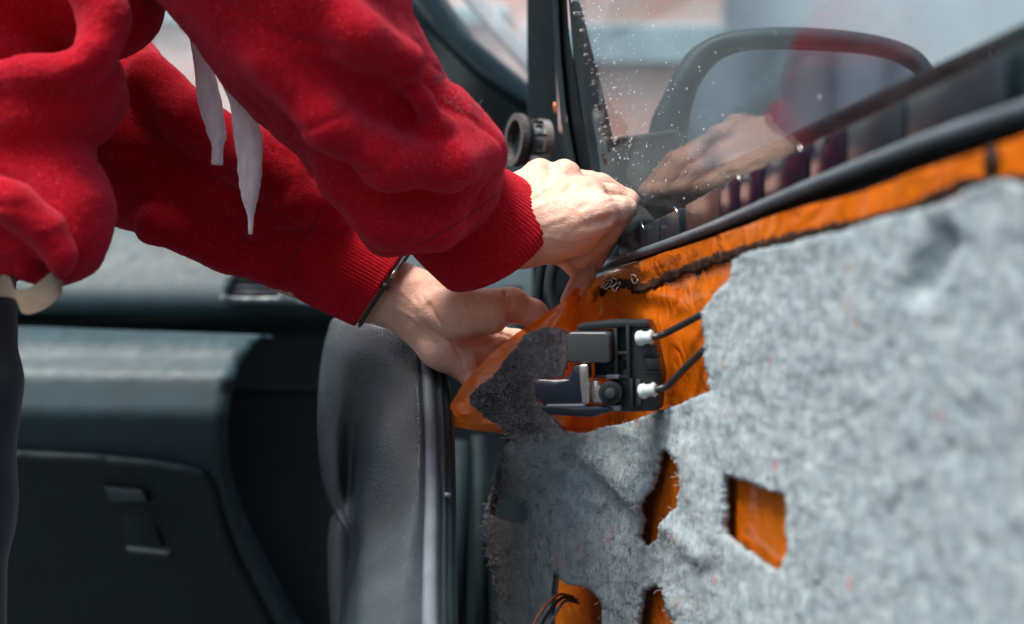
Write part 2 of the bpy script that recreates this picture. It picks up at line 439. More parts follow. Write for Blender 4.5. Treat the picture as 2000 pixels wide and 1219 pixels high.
# glass: fresnel mix of clear and mirror, with dust
def glassmat(name, tint, dust=0.03, ior=1.5):
    t = NT(name); tr = t.n.new('ShaderNodeBsdfTransparent'); tr.inputs[0].default_value = (*tint, 1)
    gl = t.n.new('ShaderNodeBsdfGlossy'); gl.inputs['Roughness'].default_value = 0.015
    fr = t.n.new('ShaderNodeFresnel'); fr.inputs[0].default_value = ior
    m = t.n.new('ShaderNodeMixShader'); 
    ge = t.n.new('ShaderNodeNewGeometry'); mr = t.n.new('ShaderNodeMapRange'); t.link(ge.outputs['Backfacing'], mr.inputs[0])
    mr.inputs[3].default_value = ior; mr.inputs[4].default_value = 1/ior; t.link(mr.outputs[0], fr.inputs[0])
    t.link(fr.outputs[0], m.inputs[0]); t.link(tr.outputs[0], m.inputs[1]); t.link(gl.outputs[0], m.inputs[2])
    df = t.n.new('ShaderNodeBsdfDiffuse'); df.inputs[0].default_value = (0.62, 0.68, 0.70, 1)
    m2 = t.n.new('ShaderNodeMixShader'); f = t.ramp(t.noise(14, 6, 0.7), [(0.35, (dust*0.3,)*3), (0.7, (dust*1.6,)*3)])
    f = t.mix(t.ramp(t.noise(7, 6, 0.7, (1, 1, 5, 0, 0.6, 0), 1.5), [(0.55, (0, 0, 0)), (0.72, (0.05,)*3)]), f, (1, 1, 1), 'MIX')
    f = t.mix(t.ramp(t.vor(330), [(0.07, (0.30,)*3), (0.14, (0, 0, 0))]), f, (1, 1, 1), 'ADD')
    t.link(f, m2.inputs[0]); t.link(m.outputs[0], m2.inputs[1]); t.link(df.outputs[0], m2.inputs[2]); t.link(m2.outputs[0], t.out.inputs[0])
    return t.m
M['glass'] = glassmat('door_glass', (0.90, 0.95, 0.95))
M['windscreen'] = glassmat('windscreen_glass', (0.86, 0.93, 0.93), 0.10)
M['mirror'] = NT('mirror_silver').set(color=(0.78, 0.83, 0.84), metal=1.0, rough=0.03).m
t = NT('water_drop'); t.set(color=(0.9, 0.95, 0.96), rough=0.05, spec=1.0, ior=1.33); M['drop'] = t.m
t = NT('clear_plastic'); t.set(color=(0.35, 0.32, 0.29), rough=0.2, trans=0.5); M['clear'] = t.m
M['foam'] = plastic('grey_foam', (0.07, 0.068, 0.065), 0.95, 900, 0.0012, var=0.4, vs=300)
M['copper'] = plastic('copper_tab', (0.75, 0.25, 0.08), 0.35, metal=0.6)
M['leather'] = plastic('tan_leather', (0.24, 0.17, 0.11), 0.6, 900, 0.0004)
M['cord'] = plastic('woven_black_cord', (0.012, 0.014, 0.016), 0.5, 1500, 0.0006)
M['silver'] = plastic('bracelet_clasp', (0.28, 0.24, 0.2), 0.35, metal=1)
M['wire_b'] = plastic('copper_brown_wire', (0.42, 0.17, 0.07), 0.4)
M['wire_g'] = plastic('grey_wire', (0.30, 0.36, 0.40), 0.35)
M['wire_k'] = plastic('black_wire', (0.02, 0.03, 0.035), 0.3)
# ------------------------------------------------------------------ the setting
t = NT('asphalt'); t.set(color=t.ramp(t.noise(300, 5, 0.7), [(0.3, (0.03, 0.034, 0.036)), (0.7, (0.075, 0.08, 0.08))]), rough=0.9); t.bump(t.noise(200, 4), 0.004); asphalt = t.m
g = newmesh('ground', [(-90, -90, 0), (90, -90, 0), (90, 90, 0), (-90, 90, 0)], [(0, 1, 2, 3)], asphalt); tag(g, kind='structure')
# brick building beyond the car
def brickmat():
    t = NT('weathered_brick'); tc = t.n.new('ShaderNodeTexCoord').outputs['Object']
    mp = t.n.new('ShaderNodeMapping'); mp.inputs['Rotation'].default_value = (math.radians(90), 0, 0); t.link(tc, mp.inputs[0])
    br = t.n.new('ShaderNodeTexBrick'); t.link(mp.outputs[0], br.inputs[0]); br.inputs['Scale'].default_value = 4.2
    br.inputs['Color1'].default_value = (0.80, 0.36, 0.26, 1); br.inputs['Color2'].default_value = (0.74, 0.38, 0.29, 1); br.inputs['Mortar'].default_value = (0.5, 0.45, 0.42, 1)
    br.inputs['Mortar Size'].default_value = 0.03
    c = t.mix(t.ramp(t.noise(1.6, 5, 0.65), [(0.42, (0, 0, 0)), (0.62, (0.75,)*3)]), br.outputs[0], (0.70, 0.62, 0.58))
    t.set(color=c, rough=0.9); t.bump(br.outputs[1], 0.01, 0.4); return t.m
M['brick'] = brickmat(); M['white'] = plastic('white_render', (0.78, 0.82, 0.82), 0.9, var=0.06, vs=2)
M['concrete'] = plastic('grey_concrete', (0.34, 0.46, 0.50), 0.85, vs=3)
M['render'] = plastic('pale_render', (0.60, 0.68, 0.70), 0.9, var=0.12, vs=2)
def boxbm(lo, hi, bm=None, bev=0.0):
    x0, y0, z0 = lo; x1, y1, z1 = hi
    return prism_bm([Vector((x0, y0, z0)), Vector((x1, y0, z0)), Vector((x1, y0, z1)), Vector((x0, y0, z1))], Vector((0, y1-y0, 0)), bev, 1, bm)
bb = thing('brick_building', 'weathered pink brick building with a grey concrete band, blurred beyond the car', 'building')
Yb = 6.5; xe = (1412-1000)/F*Yb
frombm('wall', boxbm((-12, Yb, 0), (xe, Yb+3, 7)), M['brick'], bb, False)
zt = ZC+(609.5-60)/F*Yb
frombm('concrete_band', boxbm((0.05, Yb-0.06, zt-0.16), (xe+0.01, Yb+0.01, zt+0.02), bev=0.01), M['concrete'], bb, False)
frombm('sill_course', boxbm((-4.9, Yb-0.05, zt+0.02), (-0.02, Yb+0.01, zt+0.10), bev=0.01), M['concrete'], bb, False)
M['glass_darkener'] = plastic('added_glass_darkener', (0.018, 0.035, 0.042), 0.6, vs=3)  # added dark panels, put in only to darken the reflection in the door glass
for kx in range(3):
    for kz in range(12):
        frombm('added_dark_panel', boxbm((-10.9+kx*3.05, Yb-0.05, 0.02+kz*0.27), (-8.0+kx*3.05, Yb-0.004, 0.27+kz*0.27), bev=0.01), M['glass_darkener'], bb, False)
rb = thing('rendered_building', 'plain pale grey rendered wall right of the brick building', 'building')
frombm('wall', boxbm((xe+0.004, Yb+0.35, 0), (14, Yb+4, 9)), M['render'], rb, False)
frombm('plinth', boxbm((xe+0.01, Yb+0.25, 0), (14.02, Yb+0.4, 0.5)), M['concrete'], rb, False)
# facade behind the photographer: only its reflection shows, in the wing mirror
fb = thing('pale_facade', 'pale facade with dark drainpipes, seen reflected in the wing mirror', 'building')
frombm('wall', boxbm((-3.0, -9, 0), (13, -8, 4.5)), M['white'], fb, False)
M['slate'] = plastic('slate_pipe', (0.26, 0.36, 0.40), 0.8, vs=3)
for xx, ww in ((-1.6, .2), (-0.4, .12), (0.35, .10), (0.90, .07), (1.08, .13), (1.50, .04), (1.90, .08), (2.28, .05), (2.9, .2), (3.6, .2), (5.0, .2), (7.0, .3), (9.5, .3)):
    frombm('pilaster', boxbm((xx, -8, 0), (xx+ww, -7.8, 4.4), bev=0.01), M['slate'], fb, False)
for x0_ in (0.1, 1.35, 4.4, 7.6):
    tube('rainwater_pipe', [Vector((x0_-.6, -7.75, .9)), Vector((x0_+1.4, -7.75, 2.9)), Vector((x0_+1.4, -7.75, 4.3))], 0.045, M['slate'], fb, 10)
# ------------------------------------------------------------------ car
car = thing('parked_car', 'dark car with its front passenger door open and door trim removed', 'car')
# dashboard upper pad
def dash_rows(prof, xs, curve=0.0, jitter=0.00015):
    rows = []
    for x in xs:
        r = []
        for py, d in prof:
            dd = d+curve*((x-200)/500)**2
            p = P(x, py+0.012*(x-300), dd); p.y += jitter*noise.noise(p*30); r.append(p)
        rows.append(r)
    return rows
def prof_smooth(pts, n=8): return [(v.x, v.y) for v in catmull([(a_, b_, 0) for a_, b_ in pts], n)]
up = prof_smooth([(250, 1.93), (330, 1.85), (400, 1.785), (460, 1.735), (520, 1.70), (570, 1.68), (605, 1.68), (622, 1.695), (636, 1.75), (670, 1.775), (760, 1.78)], 8)
dash = loft('dashboard', dash_rows(up, list(np.linspace(-300, 1040, 50)), 0.02), M['dash'], car)
lowo = [(-300, 640), (0, 636), (200, 643), (400, 650), (530, 656), (500, 672), (472, 712), (452, 770), (443, 850), (452, 930), (480, 1010), (530, 1110), (590, 1219), (680, 1400), (-300, 1400)]
def lowdepth(px, py):
    pts = [(636, 1.68), (652, 1.635), (685, 1.59), (740, 1.555), (810, 1.545), (870, 1.56), (940, 1.59), (1219, 1.70), (1400, 1.78)]
    for (a0, b0), (a1, b1) in zip(pts[:-1], pts[1:]):
        if py <= a1:
            t_ = max(0, (py-a0)/(a1-a0)); t_ = t_*t_*(3-2*t_) if a0 < 700 else t_; return b0+(b1-b0)*t_
    return pts[-1][1]
edge = [(x, y) for x, y in lowo[4:13]]
def distedge(px, py):
    m = 1e9
    for (ax_, ay), (bx, by) in zip(edge[:-1], edge[1:]):
        dx, dy = bx-ax_, by-ay; t_ = max(0, min(1, ((px-ax_)*dx+(py-ay)*dy)/(dx*dx+dy*dy)))
        m = min(m, math.hypot(px-ax_-t_*dx, py-ay-t_*dy))
    return m
def lowmap(px, py, layer):
    d = lowdepth(px, py-0.012*(px-300)) if px < 2000 else 0
    e_ = distedge(px, py); rr = 22
    if e_ < rr: d += 0.02*(1-math.sqrt(max(0, 1-((rr-e_)/rr)**2)))
    if layer: d += 0.05
    return P(px, py, d)
sheet('dash_lower_panel', [(v.x, v.y) for v in catmull([(x, y, 0) for x, y in lowo[:13]], 4)]+[(680, 1400), (-300, 1400)], [], 16, lowmap, M['dash'], dash, thick=0.05, edgestep=8)
# glovebox lid
lid = [(-200, 872), (40, 878), (200, 886), (330, 900), (395, 912), (422, 940), (440, 1010), (470, 1090), (510, 1170), (560, 1260), (600, 1400), (-200, 1400)]
def lidmap(px, py, layer):
    d = lowdepth(px, py)-0.012
    m = 1e9
    for (ax_, ay), (bx, by) in zip(lid[:-2], lid[1:-1]):
        dx, dy = bx-ax_, by-ay; t_ = max(0, min(1, ((px-ax_)*dx+(py-ay)*dy)/(dx*dx+dy*dy)))
        m = min(m, math.hypot(px-ax_-t_*dx, py-ay-t_*dy))
    if m < 16: d += 0.010*(1-math.sqrt(max(0, 1-((16-m)/16)**2)))
    return P(px, py, d+(0.03 if layer else 0))
lo_, _, _ = sheet('glovebox_lid', lid, [], 12, lidmap, M['dash_shaded'], car, thick=0.03, edgestep=6)
bm = prism_bm([P(198, 948, 1.575), P(278, 956, 1.575), P(290, 985, 1.575), P(215, 985, 1.575)], Vector((0, 0.02, 0)), 0.004, 3)
prism_bm([P(243, 1068, 1.58), P(330, 1078, 1.58), P(332, 1090, 1.58), P(250, 1084, 1.58)], Vector((0, 0.02, 0)), 0.003, 3, bm)
prism_bm([P(232, 990, 1.60), P(290, 990, 1.60), P(318, 1070, 1.62), P(250, 1066, 1.62)], Vector((0, 0.02, 0)), 0.002, 2, bm)
frombm('latch_handle', bm, M['dash_shaded'], lo_)
# dash seam, end panel, vent
tube('dash_seam', [P(x, y, d-0.003) for x, y, d in [(541, 588, 1.672), (538, 610, 1.675), (540, 640, 1.69)]], 0.0012, M['black'], dash, 6)
side = [(400, 640), (700, 640), (1060, 640), (1060, 1500), (400, 1500)]
sheet('dash_end_panel', side, [], 40, lambda px, py, l: P(px, py, 1.80+0.02*math.sin(py*0.004)), M['dash_shaded'], dash)
vf = thing  # alias unused
vo = smoothpoly([(452, 530), (430, 575), (432, 590), (470, 592), (540, 592), (600, 596), (640, 600), (640, 560), (560, 536)], 3)
vi = [(462, 540), (445, 570), (444, 578), (470, 580), (540, 580), (552, 565), (548, 540)]
def ventmap(px, py, l): return P(px, py, 1.655+(0.02 if l else 0)+0.004*noise.noise(Vector((px*.02, py*.02, 0)))-0.00)
vent, _, _ = sheet('air_vent', vo, [vi], 8, ventmap, M['greyplas'], dash, thick=0.02)
vent.data.materials[0] = plastic('vent_trim', (0.11, 0.15, 0.16), 0.35)
sheet('vent_recess', vi, [], 20, lambda px, py, l: P(px, py, 1.672), M['blackmatte'], dash)
for q, (x0_, x1_, yy) in enumerate([(458, 548, 548), (452, 549, 560), (448, 551, 571)]):
    frombm('vent_slat', prism_bm([P(x0_, yy-3, 1.658), P(x1_, yy-2, 1.658), P(x1_, yy+1, 1.658), P(x0_, yy+1, 1.658)], Vector((0, 0.012, 0)), 0.0006, 1), M['greyplas'], dash)
# car body side behind: hinge pillar, firewall, pillar trim
sheet('body_side_panel', [(640, -100), (790, -100), (850, 30), (940, 130), (1040, 235), (1300, 330), (1300, 1600), (640, 1600)], [], 40,
      lambda px, py, l: P(px, py, 1.92+0.03*noise.noise(Vector((px*.01, py*.004, 2)))), M['dash_shaded'], car)
frombm('windscreen_pillar', prism_bm([P(760, -100, 1.82), P(815, -60, 1.82), P(900, 60, 1.82), P(1045, 178, 1.82), P(1070, 240, 1.82), P(1030, 232, 1.82), P(925, 150, 1.82), P(820, 45, 1.82)], Vector((0.02, 0.07, 0)), 0.006, 3), M['mirrorcase'], car)
tube('pillar_gasket', [P(770, -50, 1.81), P(860, 70, 1.81), P(935, 140, 1.81), P(1040, 218, 1.81)], 0.006, M['blackmatte'], car, 8)
frombm('windscreen_moulding', prism_bm([P(840, -80, 1.95), P(880, -80, 1.95), P(1060, 125, 1.95), P(1060, 175, 1.95)], Vector((0, 0.02, 0)), 0.003, 2), plastic('pale_frit', (0.5, 0.55, 0.56), 0.4), car)
sheet('windscreen', [(300, -200), (840, -200), (1060, 100), (1060, 250), (900, 250), (300, 320)], [], 60, lambda px, py, l: P(px, py, 2.1-(py-200)*0.0004), M['windscreen'], car)
for (ax_, ay, bx, by, r) in [(900, 860, 890, 1300, .012), (935, 850, 945, 1300, .009), (1000, 560, 1010, 900, .012)]:
    tube('door_aperture_seal', [P(ax_, ay, 1.66), P((ax_+bx)/2, (ay+by)/2, 1.65), P(bx, by, 1.64)], r, M['blackmatte'], car, 12)
# ------------------------------------------------------------------ the open door
door, _, _ = sheet('door', [(1120, 560), (1170, 520), (1300, 480), (1560, 380), (2000, 215), (2700, -60), (2700, 1700), (1010, 1700), (1010, 860), (1080, 640)], [], 40,
      lambda px, py, l: D(px, py, -0.022-(0.02 if l else 0)), M['blackgloss'], car, thick=0.02)
tag(door, 'open front door stripped of its inner trim')
# outer skin beyond the glass
sheet('outer_door_skin', [(1180, 428), (1240, 402), (1400, 330), (1560, 260), (1700, 194), (1830, 134), (2000, 55), (2700, -280), (2700, 1700), (1150, 1700), (1150, 500)], [], 40,
      lambda px, py, l: G(px, py, 0.014+(0.02 if l else 0)), M['blackmatte'], door, thick=0.02)
tube('outer_weather_strip', [G(x, y, 0.012) for x, y in [(1180, 432), (1240, 405), (1400, 334), (1560, 264), (1700, 198), (1830, 138), (2000, 60), (2700, -275)]], 0.003, M['blackmatte'], door, 8)
sheet('belt_reinforcement', [(1195, 500), (1215, 468), (1320, 425), (1440, 365), (1560, 322), (1700, 232), (1850, 158), (2000, 82), (2700, -250), (2700, 100), (2000, 300), (1560, 440), (1300, 520)], [], 30,
      lambda px, py, l: D(px, py, 0, XG-0.012+(0.002 if l else 0)), M['blackmatte'], door, thick=0.002)
rail = [(1165, 522), (1215, 503), (1300, 474), (1400, 436), (1560, 368), (1700, 312), (1850, 256), (2000, 208), (2400, 70)]
tube('belt_rail', catmull([D(x, y+4, -0.002) for x, y in rail], 5), 0.0036, M['greyplas'], door, 16)
bpy.data.objects['belt_rail'].data.materials[0] = plastic('satin_black_rail', (0.09, 0.12, 0.14), 0.3)
tube('belt_lip', catmull([D(x, y+16*(x-1100)/600, -0.006) for x, y in rail], 5), 0.0048, M['blackmatte'], door, 12)
# clips along the belt
def clip(xa, xb, top, bot, mat, name='trim_clip'):
    pa = [D(xa, top(xa), 0.0, XG-0.020), D(xb, top(xb), 0.0, XG-0.020), D(xb, bot(xb), 0.0, XG-0.020), D(xa, bot(xa), 0.0, XG-0.020)]
    return frombm(name, prism_bm(pa, -NI*0.011, 0.0012, 2), mat, door)
topf = lambda x: np.interp(x, [1190, 1320, 1400, 1560, 1700, 2000], [470, 410, 366, 290, 226, 82])
botf = lambda x: np.interp(x, [1190, 1320, 1400, 1560, 1700, 2000], [512, 468, 432, 366, 308, 205])
M['clip_reflecting'] = plastic('clip_hand_reflection', (0.055, 0.035, 0.032), 0.25)  # brown tone is the hand's reflection, painted onto a black clip
M['clipred'] = plastic('dark_clip', (0.012, 0.008, 0.018), 0.2)
for xa, xb, mt in [(1208, 1285, 'black'), (1290, 1326, 'black'), (1338, 1402, 'clip_reflecting'), (1406, 1438, 'clipred'), (1444, 1484, 'clipred'), (1492, 1572, 'clipred'), (1582, 1646, 'clipred'), (1654, 1760, 'black'), (1770, 1960, 'black')]:
    clip(xa, xb, topf, botf, M[mt])
for x in (1252, 1318, 1440, 1560):   # little bright metal barbs
    tube('clip_barb', [D(x-8, topf(x)+4, 0.003, XG-0.020), D(x, topf(x)-6, 0.003, XG-0.020), D(x+6, topf(x)+6, 0.003, XG-0.020)], 0.0007, M['chrome'], door, 6)
# window glass (one pane, real thickness)
gp = [(1104, -120), (1122, 60), (1142, 160), (1166, 280), (1182, 400), (1182, 540), (1560, 500), (2100, 400), (2700, 200), (2700, -700), (1100, -700)]
sheet('window_glass', gp, [], 120, lambda px, py, l: G(px, py, (0.0035 if l else 0)), M['glass'], door, thick=0.0035)
# window frame: post, rubber run, outer frame
def slab(name, poly, d, depth, mat, bev=0.003, parent=door):
    return frombm(name, prism_bm([P(x, y, d) if d > 1 else G(x, y, d) for x, y in poly], Vector((0, depth, 0)), bev, 3), mat, parent)
slab('window_post', [(1030, -160), (1078, -160), (1084, 100), (1092, 260), (1120, 400), (1130, 580), (1062, 580), (1034, 340), (1030, 100)], 0.016, 0.04, M['blackmatte'], 0.004)
slab('glass_run_channel', [(1082, -160), (1098, -160), (1112, 60), (1132, 200), (1158, 340), (1190, 440), (1160, 440), (1122, 340), (1098, 200)], 0.010, 0.03, M['blackmatte'])
slab('glass_run_lip', [(1074, -160), (1082, -160), (1094, 100), (1106, 220), (1130, 350), (1124, 350), (1096, 240), (1084, 100)], 0.006, 0.01, M['mirrorcase'], 0.001)
slab('outer_frame', [(1102, -160), (1118, -20), (1136, 10), (1152, 80), (1176, 170), (1198, 270), (1206, 340), (1232, 390), (1196, 436), (1170, 400), (1148, 280), (1124, 120)], 0.008, 0.035, M['mirrorcase'], 0.005)
# wing mirror
mo = smoothpoly([(1262, 340), (1268, 250), (1292, 190), (1335, 112), (1385, 74), (1450, 57), (1560, 53), (1680, 63), (1765, 84), (1812, 116), (1840, 180), (1840, 280), (1780, 380), (1500, 420), (1300, 410)], 4)
mi = smoothpoly([(1342, 320), (1346, 240), (1364, 172), (1398, 122), (1440, 99), (1500, 92), (1600, 96), (1700, 106), (1765, 128), (1795, 165), (1800, 260), (1750, 350), (1500, 390), (1350, 380)], 4)
cxm, cym = 1560, 230
md = 1.25
rows = []
for s, dd in [(1.0, 0.0), (1.03, -0.006), (1.08, -0.012)]:
    rows.append([P(cxm+(x-cxm)*s, cym+(y-cym)*s, md+dd) for x, y in mi])
for s, dd in [(0.965, -0.012), (0.99, -0.007), (1.0, 0.004), (1.0, 0.03), (0.96, 0.07), (0.8, 0.11), (0.5, 0.13), (0.05, 0.135)]:
    rows.append([P(cxm+(x-cxm)*s, cym+(y-cym)*s, md+dd) for x, y in mo])
mh = loft('mirror_housing', rows, M['mirrorcase'], door, closed=True)
mg = newmesh('mirror_glass', [P(cxm+(x-cxm)*1.01, cym+(y-cym)*1.01, md+0.004-(x-cxm)*0.00002) for x, y in mi], [tuple(range(len(mi)))], M['mirror'], door, False)
slab('mirror_arm', [(1192, 300), (1200, 272), (1240, 264), (1262, 262), (1290, 262), (1330, 250), (1345, 300), (1400, 345), (1300, 400), (1235, 430), (1205, 400)], 1.225, 0.06, M['mirrorcase'], 0.012)
slab('mirror_arm_rib', [(1205, 268), (1320, 252), (1322, 264), (1212, 284)], 1.215, 0.02, M['mirrorcase'], 0.004)
frombm('orange_reflector', prism_bm([P(1185, 318, 1.215), P(1203, 306, 1.215), P(1204, 312, 1.215), P(1187, 323, 1.215)], Vector((0, 0.006, 0)), 0.001, 1), M['copper'], door)
frombm('copper_clip', prism_bm([P(1081, 200, 1.36), P(1089, 202, 1.36), P(1090, 222, 1.36), P(1082, 220, 1.36)], Vector((0, 0.006, 0)), 0.001, 1), M['copper'], door)
# rain droplets on frame and glass
V, Fc = [], []
def drop(c, r, el):
    b = len(V); seg = 6
    rings = [(-0.9, 0.35), (-0.3, 0.95), (0.4, 0.9), (0.95, 0.3)]
    for h_, q in rings:
        for k in range(seg):
            an = 2*math.pi*k/seg
            V.append(c+NI*(q*0+0.3*r*(1-abs(h_))) *1+Vector((math.cos(an)*r*q*0.6, math.sin(an)*r*q*0.6, h_*r*el)))
    for i in range(3):
        for k in range(seg): Fc.append((b+i*seg+k, b+i*seg+(k+1) % seg, b+(i+1)*seg+(k+1) % seg, b+(i+1)*seg+k))
    Fc.append(tuple(b+k for k in range(seg))[::-1]); Fc.append(tuple(b+3*seg+k for k in range(seg)))
for i in range(300):
    if i < 120:
        y = random.uniform(0, 330); x = np.interp(y, [0, 60, 160, 275, 330], [1108, 1126, 1146, 1168, 1180])+abs(random.gauss(0, 30))+4
    else:
        y = random.uniform(0, 400)**1.0; x = 1150+abs(random.gauss(0, 130))+y*0.1
    drop(G(x, y, -0.0003), random.choice([.0003, .0003, .0004, .0006]), random.choice([1, 1.3, 2.2]))
dr = newmesh('rain_droplets', V, Fc, M['drop']); tag(dr, 'fine rain droplets scattered over the door glass and its frame', 'water drops', 'stuff')
# ------------------------------------------------------------------ orange film
film = thing('vapour_film', 'wrinkled orange plastic film peeled from the stripped door', 'plastic film')
fo = [(1122, 566), (1150, 548), (1195, 524), (1260, 505), (1340, 480), (1420, 452), (1500, 425), (1580, 400), (1660, 382), (1740, 356), (1800, 332), (1900, 300), (2000, 264), (2500, 90),
      (2500, 1600), (1070, 1600), (1085, 1200), (1112, 950), (1112, 866), (1010, 853), (975, 846), (930, 842), (880, 832), (869, 826), (880, 790), (905, 748), (960, 690), (1010, 650), (1060, 618), (1095, 592)]
def filmdepth(px, py):
    dd = Dd(max(px, 1000), 0.0)
    if px < 1220:
        w = max(0, min(1, (1220-px)/120)); w = w*w*(3-2*w)
        k = max(0, min(1, (880-py)/40)); w *= k
        dd = dd*(1-w)+w*(1.092+0.00006*(1100-px))
    if px < 1220 and py > 860: dd = max(dd, 1.15)
    return dd
def filmmap(px, py, l):
    d = filmdepth(px, py)-(0.004*max(0, min(1, (px-1200)/60)) if py > 800 else 0); p = P(px, py, d)
    amp = 0.0035 if px < 1400 and py < 850 else 0.0017
    q = Vector((px*0.012+py*0.004, py*0.006, 0.3)); n_ = noise.noise(q)*amp+noise.noise(q*2.7)*amp*0.45
    # tension folds fanning from the pinch by the upper hand
    ang = math.atan2(py-560, px-1135); rr = math.hypot(px-1135, py-560)
    n_ += 0.0028*math.sin(ang*15+2*noise.noise(Vector((px*.01, py*.01, 0))))*math.exp(-rr/170)*min(1, rr/40)
    return p+NI*n_ if px > 1130 else p+Vector((0, -n_, 0))+NI*0.0
fs_, _, _ = sheet('film_sheet', fo, [], 9, filmmap, M['film'], film, edgestep=7)
# sealant bead pressed under the film, smeared along the belt
bead = [(1158, 578), (1190, 556), (1225, 553), (1252, 562), (1300, 541), (1360, 520), (1430, 497), (1500, 478), (1570, 462), (1640, 446), (1700, 432), (1760, 415), (1830, 388), (1880, 362), (1930, 352), (2000, 352), (2300, 250)]
def beadgeo(pts, w, name):
    c_ = [(v.x, v.y) for v in catmull([(x, y, 0) for x, y in pts], 16)]; up_, dn_ = [], []
    for i, (x, y) in enumerate(c_):
        w_ = w*(1+0.5*noise.noise(Vector((x*0.02, 5, 0))))*(0.8+x/4000)
        up_.append((x, y-w_*(0.5+0.9*abs(noise.noise(Vector((x*0.13, 1, 0)))))-0.5)); dn_.append((x, y+w_*(0.5+1.1*abs(noise.noise(Vector((x*0.11, 8, 0)))))+0.5))
    return sheet(name, up_+dn_[::-1], [], 7, lambda px, py, l: filmmap(px, py, 0)+NI*(0.0008+(0 if l else 0.0007+0.0009*noise.noise(Vector((px*.11, py*.11, 0))))), M['sealant'], film, thick=0.0005, edgestep=4, jit=1.5)
beadgeo(bead, 12.5, 'sealant_bead')
for (x, y, s) in [(1940, 315, 7), (1880, 400, 5), (1480, 520, 3)]:
    bm = bmesh.new(); bmesh.ops.create_icosphere(bm, subdivisions=2, radius=0.001*s)
    for v in bm.verts: v.co = v.co*(1+0.4*noise.noise(v.co*400)); v.co.x *= 0.35; v.co += filmmap(x, y, 0)+NI*0.001
    frombm('sealant_lump', bm, M['sealant'], film)
V, Fc = [], []   # clear crinkle loops where the film is glued
for cx_, cy_ in [(1183, 553), (1192, 556), (1200, 552), (1240, 545), (1210, 560)]:
    tube_geo([filmmap(cx_+5*math.cos(a_), cy_+9*math.sin(a_), 0)+NI*0.002 for a_ in np.linspace(0, 5.8, 12)], 0.0005, 5, V=V, Fc=Fc)
tag(newmesh('film_crinkle', V, Fc, M['drop'], film), kind='stuff')
# ------------------------------------------------------------------ felt
feltT = thing('felt_insulation', 'torn grey recycled felt insulation pad covering the lower door', 'insulation')
fo2 = [(2500, 250), (2000, 368), (1940, 350), (1885, 372), (1842, 398), (1790, 410), (1700, 432), (1640, 452), (1600, 462), (1540, 474), (1480, 490), (1440, 498), (1420, 508), (1414, 545), (1388, 578), (1370, 608), (1374, 660), (1380, 765),
       (1332, 788), (1270, 808), (1200, 832), (1130, 846), (1098, 846), (1088, 828), (1060, 800), (1046, 780), (1040, 745), (1052, 738), (1098, 735), (1106, 690), (1106, 655), (1092, 643), (1062, 640), (1036, 648), (1012, 672), (985, 705), (958, 738), (928, 758), (914, 776), (918, 792), (946, 812), (985, 842), (996, 858), (982, 882), (972, 915), (960, 955), (950, 990), (945, 1030), (950, 1075), (962, 1130), (972, 1200), (980, 1600), (2500, 1600)]
holeA = smoothpoly([(1282, 886), (1304, 882), (1324, 905), (1332, 940), (1322, 988), (1297, 1034), (1264, 1066), (1246, 1050), (1258, 1000), (1272, 950)], 2)
holeB = [(1413, 926), (1436, 934), (1480, 948), (1526, 964), (1534, 1000), (1531, 1080), (1520, 1112), (1508, 1114), (1470, 1092), (1432, 1064), (1412, 1044), (1410, 980)]
holeC = [(1082, 1120), (1110, 1140), (1148, 1148), (1172, 1172), (1176, 1215), (1172, 1270), (1100, 1285), (1078, 1230), (1076, 1160)]
holeD = [(1256, 1155), (1276, 1144), (1292, 1152), (1302, 1188), (1314, 1215), (1308, 1290), (1254, 1290), (1244, 1215)]
holeE = [(968, 975), (1000, 968), (1028, 980), (1030, 1010), (1024, 1024), (985, 1018), (962, 1008)]
def feltdepth(px, py):
    dd = Dd(max(px, 940), 0.011)
    flap = 1.068
    w = max(0, min(1, (1010-py)/190)) * max(0, min(1, (1230-px)/140)); w = w*w*(3-2*w)
    near = 1.045+0.0005*max(0, 1230-px)
    dd = -math.log(math.exp(-dd*60)+math.exp(-near*60))/60
    d = dd*(1-w)+flap*w
    if px < 1045 and py > 860: d += 0.05*((1045-px)/90)**2    # rolls away at the door edge
    return d
def fbm(p, s): return noise.noise(p*s)+0.5*noise.noise(p*s*2.1)+0.25*noise.noise(p*s*4.3)
def feltmap(px, py, l):
    p = P(px, py, feltdepth(px, py))
    fa = 1.0 if px > 1350 else 1.25
    if px < 1115 and py < 870: fa = 1.9
    n_ = 0.0018*fbm(p, 20)+0.0012*fa*fbm(p, 80)+0.0007*fa*fa*fbm(p, 240)
    # raised scuffed ridge crossing the lower middle, welt beside the slot
    def ridge(ax_, ay, bx, by, wd, h_):
        dx, dy = bx-ax_, by-ay; t_ = max(0, min(1, ((px-ax_)*dx+(py-ay)*dy)/(dx*dx+dy*dy)))
        return h_*math.exp(-((px-ax_-t_*dx)**2+(py-ay-t_*dy)**2)/wd**2)
    n_ += ridge(1170, 900, 1262, 990, 24, 0.006)+ridge(1296, 1015, 1375, 1085, 22, 0.006)+ridge(1105, 890, 1240, 1010, 12, -0.003)+ridge(1345, 880, 1385, 1040, 26, 0.004)+ridge(1225, 850, 1238, 930, 16, 0.003)+ridge(1420, 520, 1400, 760, 30, -0.003)+ridge(1840, 470, 1800, 560, 28, -0.008)
    if l: n_ -= 0.0055*(1.0 if px < 1700 else 1.3)
    wq = max(0, min(1, (px-1050)/250)); dirv = (NI*wq+Vector((-.35, -1, .05))*(1-wq)).normalized()
    return p+dirv*n_
